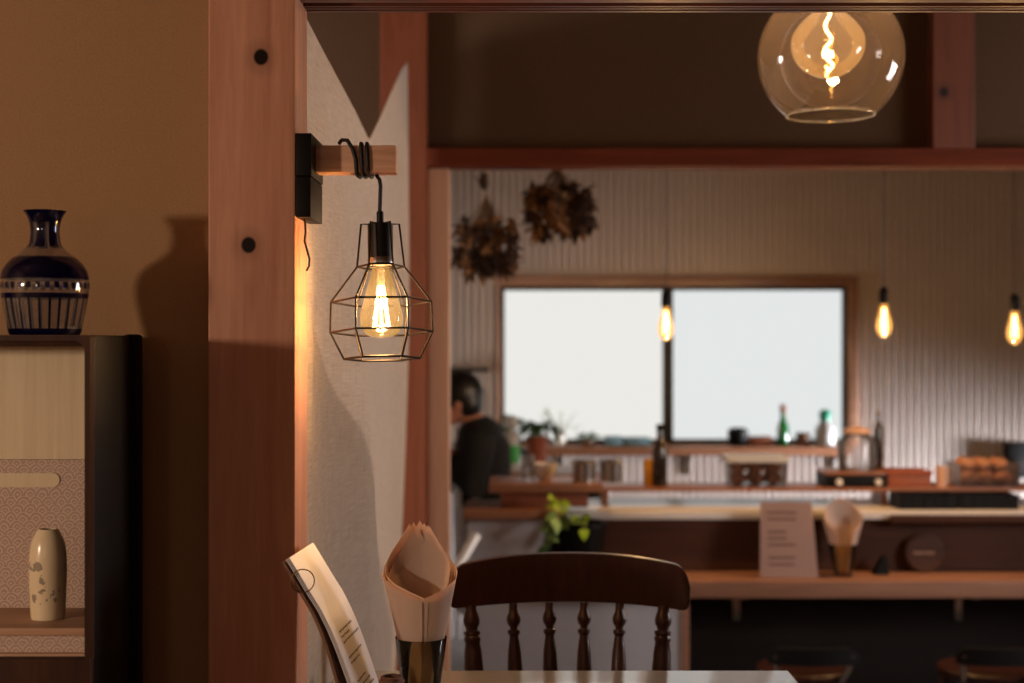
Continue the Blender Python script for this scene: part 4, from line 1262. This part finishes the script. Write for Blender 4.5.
potted('potted_plant', 537, 6.55, zc_, 11, 34, M['leaf'], 22, 18, 18, 'dark leafy plant in terracotta pot by the window lower left corner', M['terracotta'], 5, 11)
potted('potted_herb', 512, 7.0, 0.70, 7, 14, M['leaf'], 24, 17, 24, 'small dark green herb plant at the left end below the window', M['black'], 9, 8)
b = thing('plant_stool', 'tall narrow dark stand under the small herb plant', 'stand', (at(512, 0, 7.0).x, 7.0, KF))
xx = at(512, 0, 7.0).x
obj('top', MB().box(xx-.09, xx+.09, 6.91, 7.09, .675, .70, .003), M['darkpanel'], b, W=True)
for sx_ in (-1, 1):
    for sy_ in (-1, 1):
        obj('leg', MB().box(xx+sx_*.075-.012, xx+sx_*.075+.012, 7+sy_*.075-.012, 7+sy_*.075+.012, KF, .675), M['darkpanel'], b, W=True)

# twig sprays in front of the window
random.seed(8)
tw = thing('twig_vase', 'pale vase of thin grey twigs before the left frosted pane', 'vase', at(560, 447, 7.46)); tw.location.z = WZ+.0005
s = 7.46/F
obj('vase', MB().lathe([(0.0002, 0), (5*s, 0), (7*s, 6*s), (6*s, 11*s), (3*s, 15*s), (3.5*s, 17*s), (2.6*s, 17*s), (0.0002, 3*s)], n=24, cap=False), M['white'], tw)
q = MB(); q2 = MB()
for i in range(12):
    a = random.uniform(-1.1, 1.1); e = Vector((math.sin(a)*22*s, random.gauss(0, 6)*s, (20 + 22*random.random())*s))
    q.tube([(0, 0, 10*s), (e.x*.3, e.y*.3, 18*s), e], .0016, 5)
    for k2 in range(4):
        d = Vector((random.gauss(0, 1), random.gauss(0, 1), random.gauss(.2, .6)))
        q2.leaf(e*(.75+.1*k2), d, 4*s, 1.6*s, n=3)
obj('twigs', q, M['driedstem'], tw); obj('twig_leaves', q2, M['paleleaf'], tw)

def small_box(name, x0, x1, ytop, D, dep, z, mat, label, cat, group=None, lid=None):
    s = D/F
    a, c = at(x0, 0, D).x, at(x1, 0, D).x; zt_ = at(0, ytop, D).z
    if lid:
        t = thing(name, label, cat, ((a+c)/2, D+dep/2, z+.0005), 0, group)
        obj('body', MB().box(a, c, D, D+dep, z+.0005, zt_-lid[1], .003), mat, t, W=True)
        obj('lid', MB().box(a-.004, c+.004, D-.004, D+dep+.004, zt_-lid[1], zt_, .004), lid[0], t, W=True)
        return t
    o = obj(name, MB().box(a, c, D, D+dep, z+.0005, zt_, .004), mat)
    place(o, ((a+c)/2, D+dep/2, z)); tag(o, label, cat, group); return o
# on the window shelf
for (x0, x1, yt, mat, lab) in ((606, 622, 437, 'tealbox', 'blue-grey tin on the window shelf, left one of its pair'), (625, 650, 438, 'tealbox', 'wider blue-grey tin on the window shelf, right one of its pair')):
    small_box('tin_box', x0, x1, yt, 7.42, .11, WZ, M[mat], lab, 'tin', 'blue-grey tins on the window shelf', lid=(M['tealbox'], .012))
potted('shelf_succulent', 588, 7.45, WZ, 6, 6, M['leaf'], 18, 11, 8, 'low green succulent in a dark pot on the window shelf beside the tins', M['brownc'], 15, 6)
vessel('black_bowl', 738, 447, 7.46, [(0, 0), (6, 0), (7, 2), (10.5, 9), (10, 16), (7, 18), (6, 18), (8.5, 15), (9, 9), (5, 3), (0, 2)], M['black'], 'round black pot on the window shelf beside the brown box', 'pot', z=WZ)
small_box('brown_box', 750, 772, 437, 7.44, .10, WZ, M['basket'], 'low brown wooden box on the window shelf beside the black pot', 'box', lid=(M['basket'], .012))
gbs = [(0, 0), (5.8, 0), (6, 1), (6, 17), (5, 21), (3, 26), (2.4, 30), (2.4, 35), (0, 35)]
vessel('green_bottle', 783, 447, 7.46, gbs, M['greenglass'], 'slim green glass bottle before the right frosted pane', 'bottle', z=WZ, lid=[('cap', [(2.6, 33), (3, 33.5), (3, 41), (0, 41.5)], M['terracotta'])])
vessel('brown_cup', 803, 447, 7.46, open_cup(6, 7.5, 13), M['brownc'], 'small brown cup between green bottle and teal-capped bottle', 'cup', z=WZ)
vessel('spray_bottle', 825, 447, 7.46, [(0, 0), (9.5, 0), (10, 1.5), (10, 16), (7, 22), (3.5, 25), (0, 25)], M['whitep'], 'white bottle with teal cap at the right end of the window shelf', 'bottle', z=WZ, lid=[('cap', [(3, 25), (5.5, 25.2), (6, 33), (4, 36), (0, 36.5)], M['teal'])])
# on the raised shelf
vessel('dark_bottle', 660, 488, 5.36, [(0, 0), (7.2, 0), (7.5, 1), (7.5, 34), (6.5, 40), (3.6, 46), (3.2, 58), (0, 58)], M['amber'], 'tall dark bottle standing on the raised shelf before the window bar', 'bottle', z=SZ, lid=[('cap', [(3.4, 56), (3.8, 56.2), (3.8, 62), (0, 62.3)], M['black'])])
vessel('yellow_carton', 650, 488, 5.42, [(0, 0), (6, 0), (6.3, 1), (6.3, 24), (5.6, 25.5), (0, 25.5)], M['yellow'], 'yellow canister on the raised shelf touching the dark bottle', 'canister', z=SZ)
def tub(x0, x1, ytop, D, dep, label, fill, lid, group, seed):
    random.seed(seed); s = D/F
    a, c = at(x0, 0, D).x, at(x1, 0, D).x; zt_ = at(0, ytop, D).z; h = zt_-SZ
    t = thing('plastic_tub', label, 'tub', ((a+c)/2, D+dep/2, SZ+.0005), 0, group)
    m = MB(); wl = .002
    def ring_(inset, z): return [(a+inset, D+inset, z), (c-inset, D+inset, z), (c-inset, D+dep-inset, z), (a+inset, D+dep-inset, z)]
    lv = [ring_(.005, SZ+.0006), ring_(.0, zt_), ring_(wl, zt_), ring_(.005+wl, SZ+.003)]
    vs = [[m.bm.verts.new(p) for p in r] for r in lv]
    for A, B in zip(vs, vs[1:]):
        for i in range(4): m.bm.faces.new((A[i], A[(i+1) % 4], B[(i+1) % 4], B[i]))
    m.bm.faces.new(vs[0]); m.bm.faces.new(vs[-1][::-1])
    obj('tub_body', m, M['plastic'], t, W=True, smooth=False)
    if lid: obj('lid', MB().box(a-.006, c+.006, D-.006, D+dep+.006, zt_, zt_+.022, .006), M['whitep'], t, W=True, label='white lid')
    return t, a, c, zt_, h
t, a, c, zt_, h = tub(729, 788, 463, 5.32, .17, 'clear plastic tub with white lid on the raised shelf', None, True, 'plastic tubs on the raised shelf', 1)
def bread(a, c, D, dep, z, nx, ny, r, label, group):
    q = []
    for i in range(nx):
        for j in range(ny):
            x = a + (c-a)*(i+.5)/nx; y = D + dep*(j+.5)/ny
            m = MB().ball((0, 0, 0), r, 1.15, .95, .8, 18, 12)
            for v in m.bm.verts:
                v.co *= 1 + .10*noise.noise(v.co*60 + Vector((i*3, j*5, 1)))
            o = obj('bread_roll', m, M['bread']); o.location = (x, y, z + r*.8)
            o.rotation_euler = (0, 0, random.uniform(0, 3))
            tag(o, label, 'bread', group)
bread(a+.010, c-.010, 5.335, .15, SZ+.004, 3, 2, .030, 'brown bread roll at the bottom of the white-lidded plastic tub', 'bread rolls low in the white-lidded tub')
bread(a+.012, c-.012, 5.335, .15, SZ+.050, 3, 2, .029, 'brown bread roll just below the lid of the white-lidded plastic tub', 'bread rolls high in the white-lidded tub')
# countertop stove with a glass jar
stv = thing('tabletop_stove', 'low black tabletop stove with two pale knobs on the raised shelf', 'stove', (at(856, 0, 5.35).x, 5.4, SZ+.0005))
a, c = at(826, 0, 5.32).x, at(886, 0, 5.32).x
stz = at(0, 475, 5.32).z
obj('body', MB().box(a, c, 5.32, 5.50, SZ+.0005, stz, .004), M['boxblack'], stv, W=True)
obj('top_plate', MB().box(a-.002, c+.002, 5.318, 5.502, stz, stz+.010, .003), M['wtop'], stv, W=True)
for px in (839, 878):
    p = at(px, 482, 5.32)
    obj('knob', MB().lathe([(0.0002, 0), (.012, 0), (.013, .002), (.011, .014), (.0002, .015)], n=20, cap=False).turn(Matrix.Translation((p.x, 5.3195, p.z)) @ Matrix.Rotation(PI/2, 4, 'X')), M['white'], stv, W=True, label='pale round knob')
jr = vessel('glass_jar', 857, 0, 5.41, [(0, 0), (18, 0), (19, 2), (19, 26), (16, 33), (13, 35), (13, 38), (12.2, 38), (12.2, 35), (18, 26), (18, 3), (0, 2)], M['clear'], 'wide clear glass jar standing on the tabletop stove', 'jar', z=stz+.010, lid=[('lid', [(13, 37), (14, 37.3), (14, 40), (5, 43), (0, 43)], M['amberliquid'])])
# tall dark slim bottle behind the jar
vessel('slim_bottle', 878, 488, 5.47, [(0, 0), (4.5, 0), (4.7, 1), (4.7, 40), (3.8, 44), (1.8, 48), (1.8, 56), (0, 56)], M['amber'], 'slim dark bottle right behind the glass jar', 'bottle', z=stz+.010, lid=[('cap', [(2, 54), (2.3, 54.3), (2.3, 58), (0, 58.2)], M['brass'])])
small_box('lidded_box', 888, 932, 471, 5.33, .15, SZ, M['basket'], 'flat reddish-brown lidded box between stove and amber cups', 'box', lid=(M['terracotta'], .018))
for (px, D, r, h, lab) in ((941, 5.36, 6.2, 20, 'amber cup beside the reddish-lidded box'), (953, 5.44, 4.6, 17, 'narrow amber cup hidden partly by the uncovered tub')):
    vessel('amber_cup', px, 488, D, open_cup(r*.9, r, h), M['amberliquid'], lab, 'cup', 'amber cups on the raised shelf', z=SZ)
t, a, c, zt_, h = tub(959, 1020, 464, 5.32, .17, 'open clear plastic tub heaped with bread on the raised shelf', None, False, 'plastic tubs on the raised shelf', 2)
bread(a+.010, c-.010, 5.335, .15, SZ+.004, 3, 2, .033, 'brown bread roll in the bottom of the open plastic tub', 'bread rolls low in the open tub')
bread(a+.020, c-.024, 5.345, .13, SZ+.056, 3, 2, .031, 'brown bread roll heaped on top in the open plastic tub', 'bread rolls heaped on top of the open tub')
# black trays under the raised shelf
a0_, a1_, a2_ = at(895, 0, 5.25).x, at(954, 0, 5.25).x, at(1014, 0, 5.25).x
for (x0, x1, lab) in ((a0_, a1_-.003, 'black crate under the raised shelf, below the reddish-lidded box'), (a1_+.003, a2_, 'black crate under the raised shelf, below the open tub')):
    t = thing('black_crate', lab, 'crate', ((x0+x1)/2, 5.3, .6155), 0, 'black crates under the raised shelf')
    zt_ = SZ-.0145
    m = MB().box(x0, x1, 5.20, 5.206, .6155, zt_).box(x0, x1, 5.33, 5.336, .6155, zt_).box(x0, x0+.006, 5.206, 5.33, .6155, zt_).box(x1-.006, x1, 5.206, 5.33, .6155, zt_).box(x0+.006, x1-.006, 5.206, 5.33, .6155, .622)
    obj('crate_body', m, M['boxblack'], t, W=True, smooth=False)
    m = MB()
    for k2 in range(5): m.box(x0+.01+(x1-x0-.02)*k2/5+.004, x0+.01+(x1-x0-.02)*(k2+1)/5-.004, 5.196, 5.2, .625, zt_-.006)
    obj('ribs', m, M['boxblack'], t, W=True, smooth=False)
# wall phone box at the right edge
ph_ = thing('mounted_box', 'black box mounted on the corrugated wall at the right edge', 'box', at(1020, 476, 7.5))
obj('case', MB().box(at(1009, 0, 7.5).x, at(1034, 0, 7.5).x, 7.5, 7.588, at(0, 478, 7.5).z, at(0, 443, 7.5).z, .005), M['boxblack'], ph_, W=True)
obj('front_grille', MB().box(at(1013, 0, 7.5).x, at(1030, 0, 7.5).x, 7.494, 7.5, at(0, 470, 7.5).z, at(0, 458, 7.5).z, .002), M['darkpanel'], ph_, W=True)

# on the bar board
BB = 0.3985
mp_ = thing('menu_stand', 'upright pinkish menu sheet standing on the bar board', 'menu', (at(788, 0, 5.08).x, 5.07, BB))
g = []
for i in range(2):
    row = []
    for j in range(2):
        row.append(None)
xa_, xb_, xc_, xd_ = at(761, 0, 5.05).x, at(812, 0, 5.05).x, at(759, 0, 5.02).x, at(817, 0, 5.02).x
zt_ = at(0, 502, 5.06).z
sheet_ = obj('sheet', MB().slab([[Vector((xc_, 5.0, BB+.001)), Vector((xd_, 5.0, BB+.001))], [Vector((xa_, 5.06, zt_)), Vector((xb_, 5.06, zt_))]], .004), M['paperA'], mp_, W=True, smooth=False)
obj('prop', MB().slab([[Vector(((xc_+xd_)/2-.03, 5.10, BB+.001)), Vector(((xc_+xd_)/2+.03, 5.10, BB+.001))], [Vector(((xa_+xb_)/2-.02, 5.063, zt_-.04)), Vector(((xa_+xb_)/2+.02, 5.063, zt_-.04))]], .003), M['cover'], mp_, W=True, smooth=False)
m = MB(); random.seed(2)
for r_ in range(9):
    v = .14 + r_*.085
    if r_ in (2, 6): continue
    y = 5.06 + (5.0-5.06)*v; z = zt_ + (BB-zt_)*v
    wl = random.uniform(.45, .75)
    xm = (xa_+xb_)/2 - .07
    m.box(xm, xm+.14*wl, y-.0032, y-.0022, z-.004, z+.004)
obj('printed_lines', m, plain('faded_print', (116, 86, 76), .7), sheet_, W=True, smooth=False)
# napkin glass on the bar
gD = 5.04; gx_ = at(843, 0, gD).x; s = gD/F
o = obj('napkin_glass', MB().lathe([(0.0002, 0), (.027, 0), (.030, .004), (.050, .115), (.0485, .115), (.0285, .007), (0.0002, .006)], n=32, cap=False), M['smoke'])
o.location = (gx_, gD, BB+.0005); tag(o, 'smoked glass holding rolled napkins on the bar board', 'glass')
for k_ in range(4):
    m = MB(); g = []
    for i in range(31):
        u = -1+2*i/30; th = u*math.radians(150-8*k_); row = []
        au = abs(u)
        zt2 = .275 - .11*au**1.2 - .006*k_
        for j in range(9):
            v = j/8; z = .012 + .002*k_ + (zt2-.012)*v
            r = .018 + .052*min(1, z/.2) - .0016*k_
            if z > .2: r -= .25*(z-.2)
            row.append(Vector((r*math.sin(th), r*math.cos(th)*.8, z)))
        g.append(row)
    m.slab(g, .0006)
    o = obj('bar_napkin', m, M['napkin']); o.location = (gx_, gD, BB+.001)
    tag(o, 'pale paper napkin rolled in the smoked glass on the bar board', 'napkin', 'rolled napkins on the bar board')
# round wooden plaque leaning on the backboard
pq = thing('round_plaque', 'round brown wooden plaque leaning on the counter front at right', 'plaque', (at(925, 0, 5.12).x, 5.12, BB))
pc = at(925, 0, 5.12); R_ = 19*5.12/F
Mt = Matrix.Translation((pc.x, 5.128, BB+R_+.001)) @ Matrix.Rotation(math.radians(83), 4, 'X')
obj('disc', MB().lathe([(0.0002, -.008), (R_, -.008), (R_+.001, -.004), (R_, .004), (R_-.006, .006), (R_-.008, .004), (0.0002, .004)], n=48, cap=False).turn(Mt), M['backboard'], pq, W=True)
m = MB()
for k2, (w0, w1) in enumerate(((-.040, -.030), (-.027, -.013), (-.010, .002), (.005, .020), (.023, .034))): m.box(w0, w1, -.005+.010*0, .005, .004, .0055)
obj('lettering', m.turn(Mt), plain('plaque_lettering', (150, 110, 84), .6), pq, W=True, smooth=False)
# small black card holder
m = MB()
xk = at(881, 0, 5.08).x
v = [m.bm.verts.new(p) for p in ((xk-.028, 5.06, BB+.0005), (xk+.024, 5.06, BB+.0005), (xk+.024, 5.12, BB+.0005), (xk-.028, 5.12, BB+.0005), (xk+.004, 5.075, BB+.062), (xk+.022, 5.075, BB+.066), (xk+.022, 5.10, BB+.066), (xk+.004, 5.10, BB+.062))]
for f_ in ((0, 1, 5, 4), (1, 2, 6, 5), (2, 3, 7, 6), (3, 0, 4, 7), (4, 5, 6, 7), (3, 2, 1, 0)): m.bm.faces.new([v[i] for i in f_])
o = obj('card_holder', m, M['black'], smooth=False); place(o, (xk, 5.09, BB)); tag(o, 'small black wedge-shaped card holder left of the round plaque', 'card holder')

# chairs at the bar
def bar_chair(px, label):
    D = 4.56; x = at(px, 0, D).x
    t = thing('bar_chair', label, 'chair', (x, D+.2, KF), 0, 'dark chairs at the bar')
    zt_ = at(0, 649, D).z; w_ = .145
    g = []
    for i in range(21):
        u = -1+2*i/20
        drop = .030*max(0, (abs(u)-.72)/.28)**2
        row = [Vector((u*w_, -.20+.030*(1-u*u)*-1 + .03, zt_-KF-.055+drop*.2+ (.0)+.055*v*(1) - drop*v)) for v in (0, .33, .66, 1)]
        g.append(row)
    o = obj('backrest', MB().slab(g, .022), M['boxblack'], t)
    sz = .60 - .02
    sz = (zt_-KF) - .10
    obj('seat', MB().lathe([(0.0002, sz-.03), (.135, sz-.03), (.15, sz-.02), (.152, sz-.005), (.145, sz), (0.0002, sz-.006)], n=40, cap=False), M['barchair'], t)
    for sx_ in (-1, 1):
        obj('back_post', MB().tube([(sx_*.105, -.115, sz-.02), (sx_*.118, -.165, sz+.03), (sx_*.122, -.185, zt_-KF-.02)], .010, 10), M['steel'], t)
        for sy_ in (-1, 1):
            obj('leg', MB().tube([(sx_*.095, sy_*.095, sz-.025), (sx_*.15, sy_*.15, 0)], [.016, .012], 12), M['barchair'], t)
    obj('foot_ring', MB().ring((0, 0, .18), .185, .007, 40, 8), M['steel'], t)
    return t
c1 = bar_chair(815, 'dark low-backed bar chair under the menu sheet at the bar')
r = dup(c1, (at(1004, 0, 4.56).x, 4.76, KF), 'dark low-backed bar chair at the bottom right corner')

# pale plank leaning by the counter end
p, q = at(477, 534, 4.92), at(458, 566, 4.86)
d = (q-p); e_ = p + d*((p.z-KF)/(p.z-q.z))
o = obj('leaning_plank', MB().tube([p, e_], .017, 4, flat=(1, .4)), M['jamb'], smooth=False)
o.data.materials[0] = M['white_top']; place(o, (e_.x, e_.y, KF)); tag(o, 'thin pale wooden plank leaning beside the grey counter end', 'plank')
#@@LIGHT
# ================================================================== light
W = bpy.data.worlds.new('World'); SC.world = W; W.use_nodes = True
bg = W.node_tree.nodes['Background']; bg.inputs['Color'].default_value = (1.0, .85, .7, 1); bg.inputs['Strength'].default_value = 0.02
WARM = (1.0, .62, .32); WARM2 = (1.0, .73, .50)
light('lamp_cage_bulb', CAGE_L, 4.5, WARM, .011)
light('lamp_globe_bulb', GLOBE_L, 7.0, WARM2, .012)
for i, c in enumerate(BARL): light('lamp_bar_bulb', c + Vector((0, 0, -.006)), 14.0, (1.0, .64, .40), .005)
light('lamp_side_table', (-2.07, .12, 1.325), 76.0, (1.0, .77, .57), .07)
light('lamp_front', (-0.75, -0.6, 1.26), 5.0, (1.0, .76, .55), .06)
light('room_fill', (.5, -1.45, 1.7), 1.5, (1.0, .86, .76), typ='AREA', sx=2.4, sy=1.4, to=(.2, 3.0, 1.0))  # soft fill added by the rear wall, where no lamp stands
light('daylight_right_window', (3.1, 3.35, 1.3), 36.0, (1.0, .95, .93), typ='AREA', sx=.9, sy=.8, to=(0.0, 4.2, .6))
light('daylight_left_window', (-2.5, 3.05, 1.0), 70.0, (1.0, .96, .93), typ='AREA', sx=.7, sy=.7, to=(0.0, 3.2, .8))
# daylight from lamps added at both kitchen sides and the dining room's right-hand windows
light('kitchen_fill_right', (4.9, 6.85, .25), 40.0, (.94, .95, 1.0), typ='AREA', sx=.5, sy=.8, to=(1.1, 7.6, .2), spread=32)  # added light skimming the wall ribs; no door on this side
light('kitchen_fill_left', (-1.8, 6.2, .9), 3.8, (1.0, .95, .90), typ='AREA', sx=.7, sy=1.2, to=(-.05, 7.5, 1.15), spread=60)  # added to brighten the wall left of the window; no door here

cam = bpy.data.cameras.new('camera'); cam.sensor_width = 36.0; cam.lens = F/1024*36.0
cam.clip_start = 0.05
co = bpy.data.objects.new('camera', cam); COL.objects.link(co)
co.location = (0, 0, EYE); co.rotation_euler = (PI/2, 0, 0)
cam.dof.use_dof = True; cam.dof.focus_distance = 2.05; cam.dof.aperture_fstop = 3.4
SC.camera = co
SC.view_settings.view_transform = 'Standard'; SC.view_settings.look = 'None'
SC.view_settings.exposure = 0.0; SC.view_settings.gamma = 1.0
SC.view_settings.use_curve_mapping = False
